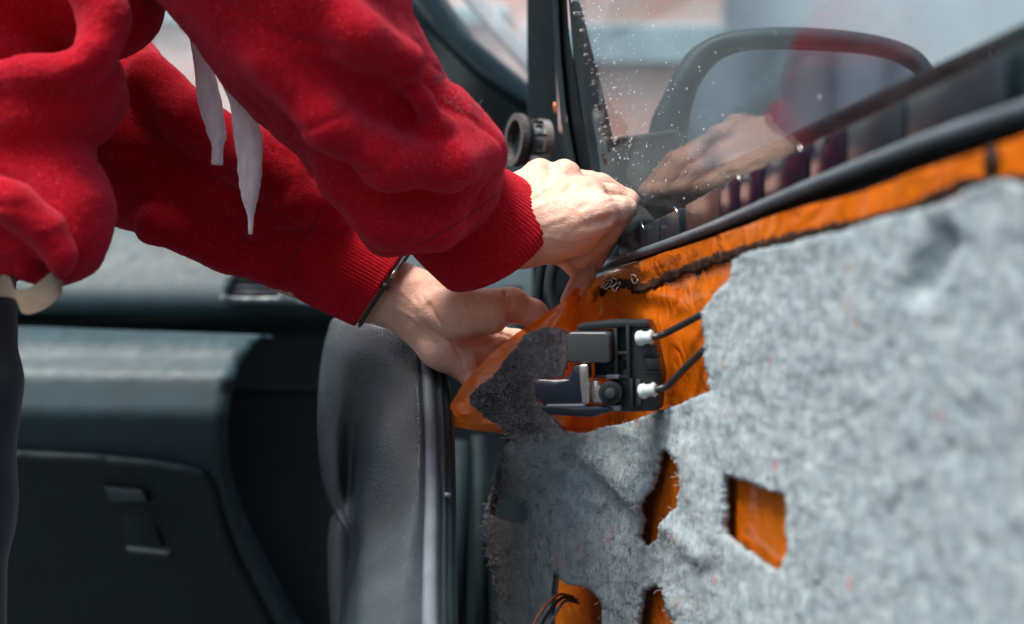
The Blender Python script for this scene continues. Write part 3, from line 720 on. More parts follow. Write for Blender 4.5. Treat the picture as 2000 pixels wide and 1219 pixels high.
def feltwear(px, py, l):
    if l: return 0.95
    fl = max(0, min(1, (1165-px)/90))*max(0, min(1, (930-py)/100))*(0.66+0.34*max(0, min(1, (1050-px)/60+(py-740)/150)))
    w = max(fl, max(0, min(1, (1060-px)/95))*0.9, 0.28-max(0, px-1030)/300-max(0, py-980)/600)
    return max(0, min(1, w))
fsh, fvs, ftr = sheet('felt_sheet', fo2, [holeA, holeB, holeC, holeD, holeE], 7.5, feltmap, M['felt'], feltT, thick=0.008, edgestep=4, jit=4.6, weights=feltwear)
def fibres(name, n, pick, mat, parent, ln=(0.003, 0.010), rad=0.00012, curl=1.0, seg=5):
    V, Fc = [], []
    for _ in range(n):
        r = pick()
        if r is None: continue
        p, nrm = r; d = (nrm*0.7+Vector(np.random.normal(0, .8, 3))).normalized(); L = random.uniform(*ln); path = [p]
        ax_ = Vector(np.random.normal(0, 1, 3)).normalized(); tw = random.uniform(-1.1, 1.1)*curl
        for k in range(seg):
            d = (Matrix.Rotation(tw, 3, ax_) @ d); path.append(path[-1]+d*L/seg)
        tube_geo(path, [rad]*seg+[rad*0.4], 3, V=V, Fc=Fc, cap=False)
    o = newmesh(name, V, Fc, mat, parent); o['kind'] = 'stuff'; return o
def pick_felt(x0_, x1_, y0_, y1_, bias=1.0):
    def f():
        for _ in range(12):
            x = x0_+(x1_-x0_)*random.random()**bias; y = random.uniform(y0_, y1_)
            if inside(fo2, x, y) and not any(inside(h, x, y) for h in (holeA, holeB, holeC, holeD, holeE)):
                return feltmap(x, y, 0), NI*0.8+Vector((0, -0.4, 0))
    return f
fibres('pale_fibres', 3600, pick_felt(945, 1420, 850, 1260, 1.5), M['fibre'], feltT, (0.003, 0.008), 0.00013, 1.5, 9)
fibres('dark_fibres', 260, pick_felt(945, 1350, 640, 1260, 1.6), M['fibre2'], feltT, (0.003, 0.008), 0.00018)
fibres('flap_fibres', 2600, pick_felt(915, 1108, 640, 850), M['fibre3'], feltT, (0.003, 0.009), 0.00013, 1.4, 8)
edgeloop = resample(fo2, 3, 0)
def pick_edge():
    x, y = random.choice(edgeloop)
    if x > 1500 or y > 1300: return None
    p = feltmap(x, y, 0)-NI*random.uniform(0, 0.007); return p, Vector((random.uniform(-1, 1), -0.6, random.uniform(-1, 1)))
fibres('edge_fibres', 4500, pick_edge, M['fibre3'], feltT, (0.0015, 0.0045), 0.00009, 1.5, 7)
fibres('edge_fibres', 500, pick_edge, M['fibre'], feltT, (0.002, 0.005), 0.00008, 1.6, 7)
# ------------------------------------------------------------------ inner door handle
HD = 0.972
hd = thing('inner_door_handle', 'black plastic inner door handle mechanism hanging by two cables', 'door handle')
org = P(1170, 720, HD); yaw = math.radians(-16); R = Matrix.Rotation(yaw, 3, 'Z') @ Matrix.Rotation(math.radians(4), 3, 'X')
sc_ = HD/F
def H(px, py, z=0.0): return org+R @ Vector(((px-1170)*sc_, z, -(py-720)*sc_))
def hp(name, poly, z, th, mat, bev=0.0008, segs=2): return frombm(name, prism_bm([H(x, y, z) for x, y in poly], R @ Vector((0, th, 0)), bev, segs), mat, hd)
def hb(x0_, y0_, x1_, y1_): return [(x0_, y0_), (x1_, y0_), (x1_, y1_), (x0_, y1_)]
hp('housing', [(1200, 632), (1268, 632), (1276, 660), (1286, 700), (1292, 735), (1284, 803), (1232, 806), (1160, 806), (1160, 792), (1200, 785)], 0.004, 0.020, M['housing'], 0.0012)
hp('top_flange', [(1128, 634), (1195, 626), (1268, 627), (1270, 636), (1200, 640), (1130, 646)], -0.002, 0.022, M['housing'])
hp('housing_rib', hb(1202, 640, 1209, 740), -0.003, 0.012, M['housing'], 0.0005); hp('housing_rib', hb(1226, 634, 1233, 745), -0.003, 0.012, M['housing'], 0.0005)
hp('housing_rib', hb(1202, 686, 1232, 692), -0.003, 0.010, M['housing'], 0.0004); hp('housing_rib', hb(1160, 732, 1232, 738), -0.003, 0.012, M['housing'], 0.0004)
hp('housing_rib', hb(1232, 738, 1238, 795), -0.003, 0.010, M['housing'], 0.0004)
hp('slot_recess', hb(1210, 641, 1225, 685), 0.0025, 0.002, M['blackmatte'], 0.0003)
# spring drum: rounded box body
bm = bmesh.new(); prism_bm([H(x, y, -0.012) for x, y in [(1112, 652), (1120, 646), (1192, 646), (1199, 650), (1199, 702), (1192, 706), (1120, 706), (1112, 700)]], R @ Vector((0, 0.026, 0)), 0.0035, 5, bm)
frombm('spring_drum', bm, M['drum'], hd)
0 and tube('drum_groove', [H(1152, 645.5, -0.0125), H(1152, 676, -0.01275), H(1152, 706.5, -0.0125)], 0.0005, M['housing'], hd, 6)
hp('drum_mount', hb(1160, 704, 1200, 738), 0.001, 0.018, M['blackmatte'])
# lever: paddle plus upright
lv = catmull([H(1044, 742, -0.008), H(1100, 742, -0.010), H(1124, 736, -0.010), H(1134, 716, -0.008)], 5)
bm = prism_bm([H(x, y, -0.011) for x, y in [(1044, 741), (1092, 742), (1112, 738), (1122, 724), (1126, 710), (1152, 708), (1155, 760), (1152, 784), (1120, 786), (1062, 786), (1048, 770)]], R @ Vector((0, 0.012, 0)), 0.0014, 3)
lever = frombm('lever', bm, M['navy'], hd)
hp('lever_edge', [(1138, 709), (1157, 708), (1158, 750), (1157, 785), (1144, 786), (1140, 750)], -0.0135, 0.012, M['chrome'], 0.0011, 3)
tube('lever_rim', lv, 0.0008, M['chrome'], hd, 8)
hp('lower_tray', [(1056, 789), (1120, 790), (1160, 790), (1200, 792), (1200, 800), (1160, 812), (1076, 808), (1062, 800)], -0.012, 0.024, M['navy'], 0.0012)
hp('tray_edge', [(1072, 788), (1150, 786), (1150, 790), (1074, 792)], -0.0128, 0.004, M['greyplas'], 0.0004)
hp('bracket', [(1158, 742), (1172, 742), (1174, 752), (1186, 754), (1186, 786), (1158, 786)], -0.006, 0.006, M['chrome'], 0.0008)
def disc(name, px, py, z, r, th, mat, seg=24, bev=0.0005):
    return frombm(name, prism_bm([H(px, py, z)+R @ Vector((r*math.cos(2*math.pi*k/seg), 0, r*math.sin(2*math.pi*k/seg))) for k in range(seg)], R @ Vector((0, th, 0)), bev, 2), mat, hd)
disc('pivot_boss', 1196, 765, -0.008, 0.0082, 0.014, M['housing']); disc('pivot_ring', 1196, 765, -0.0095, 0.006, 0.003, M['blackmatte']); disc('pivot_pin', 1198, 764, -0.0115, 0.0035, 0.004, M['drum'], bev=0.001)
disc('screw_hole', 1215, 712, 0.002, 0.0032, 0.002, M['blackmatte'])
hp('bright_step', hb(1188, 730, 1212, 738), -0.006, 0.006, M['greyplas'], 0.0005); hp('bright_step', hb(1190, 790, 1214, 800), -0.006, 0.006, M['greyplas'], 0.0005)
hp('clip_tab', [(1262, 698), (1288, 700), (1292, 722), (1262, 722)], -0.001, 0.012, M['greyplas'], 0.0008); bpy.data.objects['clip_tab'].data.materials[0] = M['housing']
hp('edge_notch', hb(1256, 692, 1290, 696), -0.002, 0.003, M['blackmatte'], 0.0003); hp('edge_notch', hb(1258, 724, 1292, 728), -0.002, 0.003, M['blackmatte'], 0.0003)
hp('side_window', hb(1240, 740, 1252, 792), 0.001, 0.004, M['drum'], 0.0006)
for (x, y, dx, dy, e_) in [(1247, 660, 34, -4, [(1300, 651), (1330, 636), (1375, 612)]), (1251, 763, 34, -6, [(1306, 752), (1335, 722), (1380, 678)])]:
    a_ = H(x, y, -0.004); b_ = H(x+dx, y+dy, -0.006)
    pth = [a_.lerp(b_, q) for q in (0, .04, .12, .35, .4, .44, .8, .84, .9, 1)]
    tube('cable_ferrule', pth, [.0028, .0042, .005, .0052, .0046, .0042, .0042, .005, .005, .0042], M['ferrule'], hd, 20)
    pts = [b_-(b_-a_)*0.15, b_+(b_-a_)*0.2]+[P(xx, yy, HD-0.012-(xx-1290)*0.0005) for xx, yy in e_]
    tube('control_cable', catmull(pts, 8), 0.0024, M['cable'], hd, 12)
# ------------------------------------------------------------------ tweeter
tw = thing('tweeter_speaker', 'small loose tweeter with foam ring and clear collar by the window post', 'speaker')
tc_ = P(1014, 274, 1.32); axd = Vector((-0.93, -0.36, 0.06)).normalized(); Rq = axd.to_track_quat('Z', 'Y').to_matrix()
def ring(name, z0, z1, r0, r1, mat, seg=32, inner=None):
    prof = [(r0, z0), (r1, z0), (r1, z1), (r0, z1)]; rows = []
    for k in range(seg):
        an = 2*math.pi*k/seg; rows.append([tc_+Rq @ Vector((r*math.cos(an), r*math.sin(an), z)) for r, z in prof])
    rows.append(rows[0]); o = loft(name, rows, mat, tw, closed=True)
    o.data.polygons.foreach_set('use_smooth', [False]*len(o.data.polygons)); return o
ring('foam_ring', -0.001, 0.006, 0.0185, 0.0245, M['foam']); ring('cage_rim', -0.006, -0.001, 0.015, 0.023, M['black'])
ring('magnet', -0.020, -0.004, 0.0002, 0.013, M['greyplas']); ring('clear_collar', -0.026, -0.018, 0.017, 0.022, M['clear']); ring('cone', -0.003, -0.002, 0.0002, 0.0183, M['blackmatte'])
for k in range(8):
    an = 2*math.pi*k/8+0.2; p_ = lambda z: tc_+Rq @ Vector((0.0205*math.cos(an), 0.0205*math.sin(an), z))
    tube('cage_strut', [p_(-0.003), p_(-0.022)], 0.0016, M['black'], tw, 6)
frombm('connector_tab', prism_bm([P(1060, 322, 1.34), P(1078, 322, 1.34), P(1074, 345, 1.34), P(1062, 345, 1.34)], Vector((0, 0.004, 0)), 0.0008, 1), M['copper'], tw)
# ------------------------------------------------------------------ grey padded door card, standing edge-on
dc = thing('door_card', 'removed grey grained vinyl door card seen edge-on beneath the hands', 'door trim')
# each row: py, [(px, depth)...] from far left silhouette to near right ridge
rows_px = [
 (618, [(662, 1.30), (690, 1.27), (720, 1.25), (750, 1.23), (776, 1.215), (792, 1.21)]),
 (626, [(650, 1.295), (685, 1.25), (720, 1.225), (755, 1.205), (782, 1.195), (800, 1.20)]),
 (645, [(643, 1.29), (680, 1.235), (720, 1.20), (760, 1.18), (792, 1.17), (812, 1.18)]),
 (690, [(632, 1.28), (672, 1.22), (715, 1.185), (765, 1.155), (805, 1.145), (822, 1.155)]),
 (760, [(624, 1.275), (662, 1.225), (710, 1.20), (765, 1.14), (812, 1.10), (828, 1.115)]),
 (850, [(622, 1.27), (655, 1.235), (700, 1.225), (742, 1.11), (812, 1.05), (833, 1.06)]),
 (940, [(632, 1.265), (658, 1.24), (694, 1.235), (722, 1.10), (806, 0.985), (834, 0.995)]),
 (1005, [(655, 1.26), (672, 1.245), (690, 1.21), (712, 1.06), (798, 0.945), (834, 0.955)]),
 (1060, [(684, 1.20), (690, 1.16), (698, 1.08), (712, 0.98), (790, 0.91), (833, 0.92)]),
 (1140, [(672, 1.12), (680, 1.06), (690, 0.98), (708, 0.90), (782, 0.865), (832, 0.872)]),
 (1219, [(662, 1.05), (672, 0.98), (684, 0.90), (706, 0.84), (776, 0.815), (832, 0.82)]),
 (1400, [(640, 0.95), (655, 0.88), (670, 0.81), (700, 0.755), (772, 0.73), (832, 0.74)])]
grid = []
colcurves = []
for j in range(6):
    cv = catmull([(r[1][j][0], r[0], r[1][j][1]*1000) for r in rows_px], 8); colcurves.append(cv)
rows = []
for i in range(len(colcurves[0])):
    ctrl = [colcurves[j][i] for j in range(6)]
    ctrl = [Vector((ctrl[0].x+2, ctrl[0].y, ctrl[0].z+60))]+ctrl+[Vector((ctrl[5].x+4, ctrl[5].y, ctrl[5].z+30))]
    rr = catmull(ctrl, 8); rows.append([P(v.x, v.y, v.z/1000)+Vector((0, 0.0006*noise.noise(Vector((v.x*.03, v.y*.03, 0))), 0)) for v in rr])
top = rows[0]; cen = sum(top, Vector())/len(top)
rows = [[p.lerp(cen, 0.5)+Vector((0, 0.02, 0.003)) for p in top], [p.lerp(cen, 0.12)+Vector((0, 0.006, 0.002)) for p in top]]+rows
loft('padded_skin', rows, M['pad'], dc)
def strip(name, offx, rad, mat, y0=690, dz=0.0, yk=0):
    pth = []
    for r in rows_px[2:]:
        if r[0] < y0-46: continue
        x, d = r[1][-1]; pth.append(P(x+offx*(1+(r[0]-690)/900.0*0.25), r[0], d+dz))
    pth = [pth[0]+Vector((-0.004, 0.01, 0.004))]+pth
    return tube(name, catmull(pth, 6), rad, mat, dc, 12)
strip('pale_edge_seal', 7, 0.0046, M['strip'], 700, -0.004); strip('inner_edge_channel', 17, 0.0038, M['black'], 700, 0.0); strip('edge_bead', 24, 0.0030, M['greyplas'], 700, 0.004)
strip('outer_edge_flange', 36, 0.0046, M['blackmatte'], 735, 0.012); strip('edge_bead', 31, 0.0018, M['black'], 735, 0.0); strip('backing_edge', 45, 0.0030, M['black'], 760, 0.02)
# small lower armrest piece and a clip
lob = [[P(x+o, y, d) for o, d in ((0, 1.33), (4, 1.30), (16, 1.285), (34, 1.28), (60, 1.29))] for x, y in [(652, 1003), (645, 1015), (640, 1060), (641, 1140), (646, 1219), (650, 1400)]]
loft('armrest_end', lob, M['pad'], dc)
tube('card_fastener', [P(868, 966, .97), P(880, 968, .97)], 0.0018, M['strip'], dc, 10)
# ------------------------------------------------------------------ person
per = thing('person', 'person in a red fleece hoodie reaching both hands into the open car door', 'person')
# hands --------------------------------------------------------------
h1 = []
h1 += chain([(900, 440, 1.075, 70), (985, 436, 1.075, 66), (1040, 430, 1.075, 62)], 20)
h1 += chain([(1000, 400, 1.085, 60), (1052, 352, 1.095, 36)], 24)          # to 2nd metacarpal head
h1 += chain([(1005, 410, 1.08, 58), (1104, 352, 1.09, 36)], 20)
h1 += chain([(1010, 425, 1.07, 60), (1146, 384, 1.075, 40)], 20)
h1 += chain([(1015, 445, 1.06, 62), (1168, 418, 1.058, 42)], 22)
h1 += chain([(1020, 468, 1.065, 58), (1120, 450, 1.062, 52)], 24)          # outer edge of the palm
h1 += chain([(1050, 340, 1.092, 27), (1054, 336, 1.09, 26)], 12) + chain([(1102, 336, 1.086, 24), (1106, 338, 1.085, 24)], 12)
h1 += chain([(1052, 356, 1.105, 32), (1150, 362, 1.13, 27), (1222, 392, 1.138, 23), (1196, 455, 1.15, 19)], 8)      # index
h1 += chain([(1104, 358, 1.10, 32), (1172, 366, 1.112, 27), (1226, 394, 1.118, 22), (1195, 460, 1.13, 19), (1160, 515, 1.135, 17)], 7)      # middle
h1 += chain([(1146, 386, 1.08, 34), (1190, 385, 1.09, 27), (1224, 398, 1.094, 22), (1194, 452, 1.10, 19), (1160, 498, 1.105, 17)], 5)
h1 += chain([(1168, 420, 1.062, 34), (1205, 410, 1.066, 27), (1221, 408, 1.07, 24)], 9) + chain([(1221, 408, 1.07, 24), (1188, 458, 1.084, 20), (1134, 506, 1.092, 19)], 3)  # little finger
h1 += chain([(1060, 470, 1.115, 46), (1100, 490, 1.135, 30), (1142, 535, 1.13, 22), (1112, 588, 1.118, 18)], 5)           # thumb
h1 += [cap((1128, 448, 1.035), (1190, 430, 1.045), 8, 8, 12, sub=True)]
from mathutils.bvhtree import BVHTree
def etch(V, Fq, lines):
    bv = BVHTree.FromPolygons([Vector(v) for v in V], [tuple(int(i) for i in f) for f in Fq]); o_ = Vector((0, 0, ZC)); dsp = np.zeros(len(V))
    for pts, w, h_ in lines:
        pts = [(v.x, v.y) for v in catmull([(x, y, 0) for x, y in pts], 6)]; n_ = len(pts); best = np.full(len(V), 1e9); tt = np.zeros(len(V))
        hp_ = [bv.ray_cast(o_, (P(x, y, 1)-o_).normalized())[0] for x, y in pts]
        for i in range(n_-1):
            if hp_[i] is None or hp_[i+1] is None: continue
            a_ = np.array(hp_[i]); d_ = np.array(hp_[i+1])-a_; L2 = max(d_.dot(d_), 1e-12); t_ = np.clip(((V-a_)@d_)/L2, 0, 1)
            q = np.linalg.norm(V-a_-t_[:, None]*d_, axis=1); m = q < best; best = np.where(m, q, best); tt = np.where(m, (i+t_)/(n_-1), tt)
        fade = np.clip(np.minimum(tt, 1-tt)*5, 0.15, 1); dsp += h_*0.0007*fade*np.exp(-(best/(w*0.001))**2)
    return V+vnormals(V, Fq)*dsp[:, None]
V1, F1 = sdf_mesh(h1, 0.0009); V1 = relax(V1, F1, 2)
V1 = etch(V1, F1, [
 ([(1012, 378), (1050, 338)], 2.6, .9), ([(1020, 398), (1102, 345)], 2.6, 1.0), ([(1022, 416), (1090, 388), (1150, 378)], 2.6, .9), ([(1040, 446), (1110, 420), (1168, 404)], 2.8, .7),
 ([(1078, 322), (1066, 370)], 3.2, -1.3), ([(1126, 342), (1100, 385)], 3.2, -1.1), ([(1156, 392), (1110, 425)], 3.0, -.9),
 ([(1204, 372), (1212, 392)], .8, -.4), ([(1210, 374), (1218, 394)], .7, -.4), ([(1226, 384), (1236, 402)], .8, -.4), ([(1216, 412), (1232, 420)], .8, -.5), ([(1200, 438), (1216, 446)], .8, -.6),
 ([(1018, 478), (1060, 462), (1110, 472), (1150, 462)], 1.6, .5), ([(1030, 350), (1056, 372), (1070, 410)], 1.4, .45), ([(1096, 400), (1130, 412), (1150, 440)], 1.4, .4),
 ([(1038, 500), (1058, 520)], .9, -.4), ([(1048, 492), (1072, 514)], .8, -.3), ([(1140, 478), (1170, 462), (1190, 440)], 1.0, -.5), ([(1164, 384), (1188, 376), (1206, 382)], 1.2, -.8), ([(1178, 400), (1200, 392), (1220, 398)], 1.2, -.7)])
h2 = []
h2 += chain([(560, 500, 1.145, 72), (700, 558, 1.145, 68), (778, 578, 1.14, 62), (830, 600, 1.14, 60)], 20)
h2 += chain([(812, 590, 1.135, 58), (880, 640, 1.14, 56), (940, 672, 1.15, 46)], 22)
h2 += chain([(838, 606, 1.12, 40), (890, 610, 1.108, 48), (955, 612, 1.110, 42)], 16)        # thenar
h2 += chain([(950, 600, 1.116, 38), (998, 596, 1.120, 33), (1040, 612, 1.124, 27), (1082, 642, 1.126, 19)], 10)  # thumb
h2 += chain([(800, 620, 1.13, 40), (860, 680, 1.125, 40), (900, 706, 1.13, 34)], 16)           # heel of the palm
h2 += chain([(940, 660, 1.15, 28), (1010, 668, 1.16, 24), (1060, 690, 1.16, 21), (1090, 720, 1.165, 18)], 9)
h2 += chain([(930, 680, 1.15, 28), (995, 700, 1.16, 23), (1040, 735, 1.16, 20), (1050, 775, 1.16, 17)], 7)
h2 += chain([(910, 700, 1.14, 27), (960, 730, 1.15, 22), (985, 760, 1.15, 19), (975, 790, 1.15, 17)], 7)
h2 += chain([(890, 706, 1.13, 26), (915, 732, 1.13, 21), (930, 750, 1.13, 18)], 7)
h2 += [cap((838, 596, 1.10), (858, 640, 1.09), 5, 6, 9, sub=True), cap((858, 640, 1.088), (915, 672, 1.088), 6, 9, 14, sub=True), cap((915, 672, 1.09), (965, 668, 1.10), 9, 7, 14, sub=True),
       cap((984, 570, 1.11), (992, 640, 1.105), 3.5, 3.5, 8, sub=True), cap((870, 690, 1.085), (900, 728, 1.09), 5, 6, 10, sub=True)]
V2, F2 = sdf_mesh(h2, 0.0009); V2 = relax(V2, F2, 2)
V2 = etch(V2, F2, [
 ([(836, 590), (850, 636), (886, 668), (936, 676), (974, 664)], 1.6, -1.4), ([(866, 640), (896, 690), (910, 726)], 1.3, -.9), ([(884, 640), (930, 690), (940, 720)], 1.1, -.7),
 ([(796, 545), (812, 585), (818, 630)], 1.1, -.7), ([(810, 545), (828, 585), (834, 628)], 1.0, -.6), ([(780, 610), (830, 640), (868, 650)], 1.8, -.8),
 ([(982, 572), (992, 606), (986, 642)], 1.1, -1.0), ([(990, 572), (1001, 604), (996, 636)], .8, -.5), ([(1036, 598), (1046, 614), (1046, 632)], .8, -.5), ([(1043, 600), (1052, 618)], .7, -.4),
 ([(742, 540), (790, 575), (830, 612)], 2.0, .9), ([(750, 590), (800, 618), (850, 660)], 2.2, .8), ([(730, 570), (780, 600)], 1.6, -.5),
 ([(872, 572), (880, 610), (884, 645)], .9, -.35), ([(890, 570), (899, 606), (902, 648)], .9, -.4), ([(908, 568), (918, 604), (920, 646)], .9, -.35), ([(926, 568), (937, 604), (938, 642)], .9, -.4), ([(944, 568), (955, 600), (955, 640)], .9, -.35), ([(962, 572), (971, 602), (970, 636)], .9, -.35),
 ([(960, 648), (985, 654), (1010, 664)], 1.4, -1.0), ([(930, 690), (950, 700), (975, 716)], 1.4, -1.2), ([(906, 708), (925, 722), (940, 742)], 1.4, -1.2)])
arms = chain([(-150, -150, 1.08, 150), (150, 200, 1.2, 110), (420, 370, 1.16, 90), (620, 520, 1.147, 70)], 20)+chain([(-150, -150, 1.08, 150), (300, -260, 1.0, 110), (640, 90, 1.0, 90), (840, 350, 1.05, 70), (930, 440, 1.075, 66)], 20)
V3, F3 = sdf_mesh(arms, 0.005)
def skindisp(v, n_): return 0.0005*noise.noise(v*70)+0.00025*noise.noise(v*190)
V1 = displace(V1, F1, skindisp); V2 = displace(V2, F2, skindisp)
Vb = np.concatenate([V1, V2, V3]); Fb = np.concatenate([F1, F2+len(V1), F3+len(V1)+len(V2)])
body = fastmesh('body', Vb, Fb, M['skin'], per)
# hoodie --------------------------------------------------------------
s1 = chain([(470, -160, .93, 230), (590, 30, .955, 200), (655, 130, .975, 176), (740, 245, 1.00, 156), (835, 335, 1.035, 140), (885, 398, 1.06, 112)], 40)
s1 += chain([(700, -40, .95, 90), (742, 20, .955, 62)], 26)+chain([(730, 120, .955, 90), (800, 150, .97, 62)], 26)+chain([(860, 255, .99, 90), (915, 300, 1.01, 78)], 30)
s1 += chain([(520, 120, .90, 30), (640, 245, .915, 42), (760, 318, .935, 46), (880, 322, .955, 44), (950, 300, .985, 40)], 56)   # big drape fold
s1 += chain([(610, -20, .885, 34), (700, 70, .895, 40), (790, 120, .92, 44)], 56)
s1 += chain([(660, 360, .965, 40), (760, 440, .985, 52), (850, 440, 1.0, 56)], 50)
s1 += chain([(820, 190, .93, 26), (850, 240, .945, 24), (900, 262, .965, 20)], 26)
s1 += [cap((700, 200, .86), (830, 236, .90), 22, 18, 34, sub=True), cap((860, 375, .925), (985, 348, 1.0), 9, 9, 22, sub=True), cap((560, 20, .80), (640, 160, .82), 26, 20, 40, sub=True)]
s2 = chain([(60, 60, 1.20, 150), (180, 190, 1.19, 150), (285, 300, 1.175, 146), (450, 392, 1.16, 123), (590, 476, 1.148, 102)], 40)
s2 += chain([(290, 150, 1.12, 50), (370, 230, 1.11, 50), (470, 275, 1.11, 40)], 26)+chain([(430, 290, 1.11, 40), (500, 310, 1.105, 50), (570, 350, 1.11, 54), (640, 420, 1.12, 50)], 40)
s2 += chain([(500, 440, 1.105, 26), (590, 400, 1.10, 30), (640, 395, 1.105, 28)], 34)+chain([(300, 440, 1.12, 40), (440, 490, 1.125, 34), (540, 530, 1.125, 30)], 40)
# torso with its folds
tor = chain([(-160, -60, 1.02, 260), (-110, 240, 1.02, 290), (-90, 330, 1.02, 250)], 40)
tor += chain([(60, -80, .98, 150), (200, -5, .99, 122)], 40)
tor += chain([(-80, 225, .914, 80), (70, 208, .913, 74), (150, 185, .916, 60), (186, 150, .922, 50), (204, 190, .945, 40), (178, 245, .94, 44)], 40)
tor += chain([(-80, 156, .895, 34), (60, 144, .89, 32), (150, 132, .888, 30), (194, 98, .892, 30), (206, 40, .90, 34), (180, -20, .90, 40), (140, -80, .90, 46)], 46)
tor += chain([(-260, -260, .95, 190), (-110, -560, .93, 200)], 60)  # added bulk above the frame, placed to shade the torso
tor += chain([(210, 30, .90, 40), (190, 90, .90, 34)], 30)
tor += chain([(30, 320, .93, 100), (110, 370, .925, 84), (136, 415, .92, 78), (128, 470, .915, 70), (90, 505, .92, 54)], 50)
tor += chain([(-60, 352, .862, 40), (30, 400, .862, 38), (90, 448, .866, 32), (120, 500, .872, 24), (116, 540, .88, 14)], 44)
tor += chain([(-60, 440, .882, 56), (50, 490, .884, 42)], 30)
tor += chain([(-60, 520, .885, 22), (40, 528, .885, 18), (104, 560, .89, 12)], 20)
tor += [cap((-60, 60, .80), (120, 50, .80), 50, 34, 60, sub=True), cap((70, 250, .81), (160, 330, .835), 12, 8, 50, sub=True), cap((-60, 478, .835), (70, 500, .845), 8, 8, 20, sub=True), cap((-60, 300, .81), (60, 330, .82), 14, 10, 40, sub=True)]
def fdisp(v, n_):
    q = Vector((v.x*13+v.z*5, v.y*13, v.z*17-v.x*4)); q += Vector((noise.noise(v*9), noise.noise(v*9+Vector((3, 3, 3))), 0))*1.2
    cr = max(0.0, 1-abs(noise.noise(q))*3.2)
    return -0.0020*cr*cr+0.0014*noise.noise(q*0.8+Vector((7, 7, 7)))+0.0009*noise.noise(v*55+Vector((4, 1, 2)))+0.0004*noise.noise(v*330)+0.0003*noise.noise(v*700)
cloth = []
for nm, pr in (('hoodie_body', tor), ('sleeve', s1), ('sleeve', s2)):
    Vc, Fc_ = sdf_mesh(pr, 0.0022); Vc = relax(Vc, Fc_, 3); Vc = displace(Vc, Fc_, fdisp); cloth.append((Vc, Fc_))
hood = fastmesh('hoodie_body', *cloth[0], M['fleece'], per); sl1 = fastmesh('sleeve', *cloth[1], M['fleece'], per); sl2 = fastmesh('sleeve', *cloth[2], M['fleece'], per)
def cuff(name, stations, nrib, parent, amp=0.0005, wob=0.0, axm=None):
    """stations: (cx, cy, d, halfwidth px); ribbed tube with a rolled, turned-in end"""
    C_ = catmull([P(x, y, d) for x, y, d, r in stations], 10)
    Rr = [v.x for v in catmull([(r*d/F, 0, 0) for x, y, d, r in stations], 10)]
    axis = axm if axm else None; rows = []; seg = nrib*5; n = len(C_)
    ext = [(i, 1.0) for i in range(n)]
    def ringpts(c, r, tdir, k_amp):
        t_ = tdir.normalized(); u = t_.cross(Vector((0, 1, 0))).normalized(); w = t_.cross(u)
        out = []
        for k in range(seg):
            an = 2*math.pi*k/seg; rr = r*(1+0.03*noise.noise(Vector((math.cos(an)*1.5, math.sin(an)*1.5, c.x*20)))*wob)+k_amp*math.sin(an*nrib)
            out.append(c+(u*math.cos(an)+w*math.sin(an)*0.92)*rr)
        return out
    dirs = [axm if axm else (C_[min(i+1, n-1)]-C_[max(i-1, 0)]) for i in range(n)]
    for i in range(n): rows.append(ringpts(C_[i], Rr[i], dirs[i], amp))
    end, re_, dr_ = C_[-1], Rr[-1], dirs[-1].normalized()
    for da, dr2 in ((0.0012, -0.0006), (0.0018, -0.0018), (0.0012, -0.0032), (-0.002, -0.0040), (-0.02, -0.0045)):
        rows.append(ringpts(end+dr_*da, re_+dr2, dr_, amp*0.4))
    return loft(name, rows, M['rib'], parent, closed=True)
ax1 = Vector((0.595*0.87, 0.49, -0.805*0.87))
cuff('ribbed_cuff', [(860, 385, 1.055, 114), (892, 406, 1.062, 124), (928, 434, 1.066, 132), (960, 462, 1.07, 134), (974, 480, 1.075, 130)], 96, sl1, 0.00035, 1, ax1)
ax2 = Vector((0.83, 0.06, -0.56))
cuff('ribbed_cuff', [(585, 472, 1.15, 101), (620, 490, 1.148, 103), (680, 524, 1.143, 100), (725, 548, 1.14, 96), (742, 558, 1.138, 93)], 88, sl2, 0.00035, 1, ax2)
# seams follow the cloth surface
from mathutils.bvhtree import BVHTree
bvh2 = BVHTree.FromPolygons([Vector(v) for v in cloth[2][0]], [tuple(int(i) for i in f) for f in cloth[2][1]])
bvh1 = BVHTree.FromPolygons([Vector(v) for v in cloth[1][0]], [tuple(int(i) for i in f) for f in cloth[1][1]])
bvhT = BVHTree.FromPolygons([Vector(v) for v in cloth[0][0]], [tuple(int(i) for i in f) for f in cloth[0][1]])
def onsurf(bvh, x, y):
    o_ = Vector((0, 0, ZC)); hit = bvh.ray_cast(o_, (P(x, y, 1)-o_).normalized())
    return hit[0]
def seam(name, pts, bvh, r, parent):
    pts = [(v.x, v.y) for v in catmull([(x, y, 0) for x, y in pts], 10)]
    pp = [onsurf(bvh, x, y) for x, y in pts]; pp = [p for p in pp if p is not None]
    if len(pp) > 3: tube(name, pp, r, M['seam'], parent, 6)
seam('sleeve_seam', [(236, 215), (320, 275), (400, 335), (480, 385), (560, 432), (606, 462)], bvh2, 0.0006, sl2)
seam('cuff_seam', [(628, 410), (606, 446), (580, 490), (552, 535), (540, 556)], bvh2, 0.0007, sl2)
seam('cuff_seam', [(1000, 352), (950, 395), (900, 432), (850, 462), (815, 478)], bvh1, 0.0006, sl1)
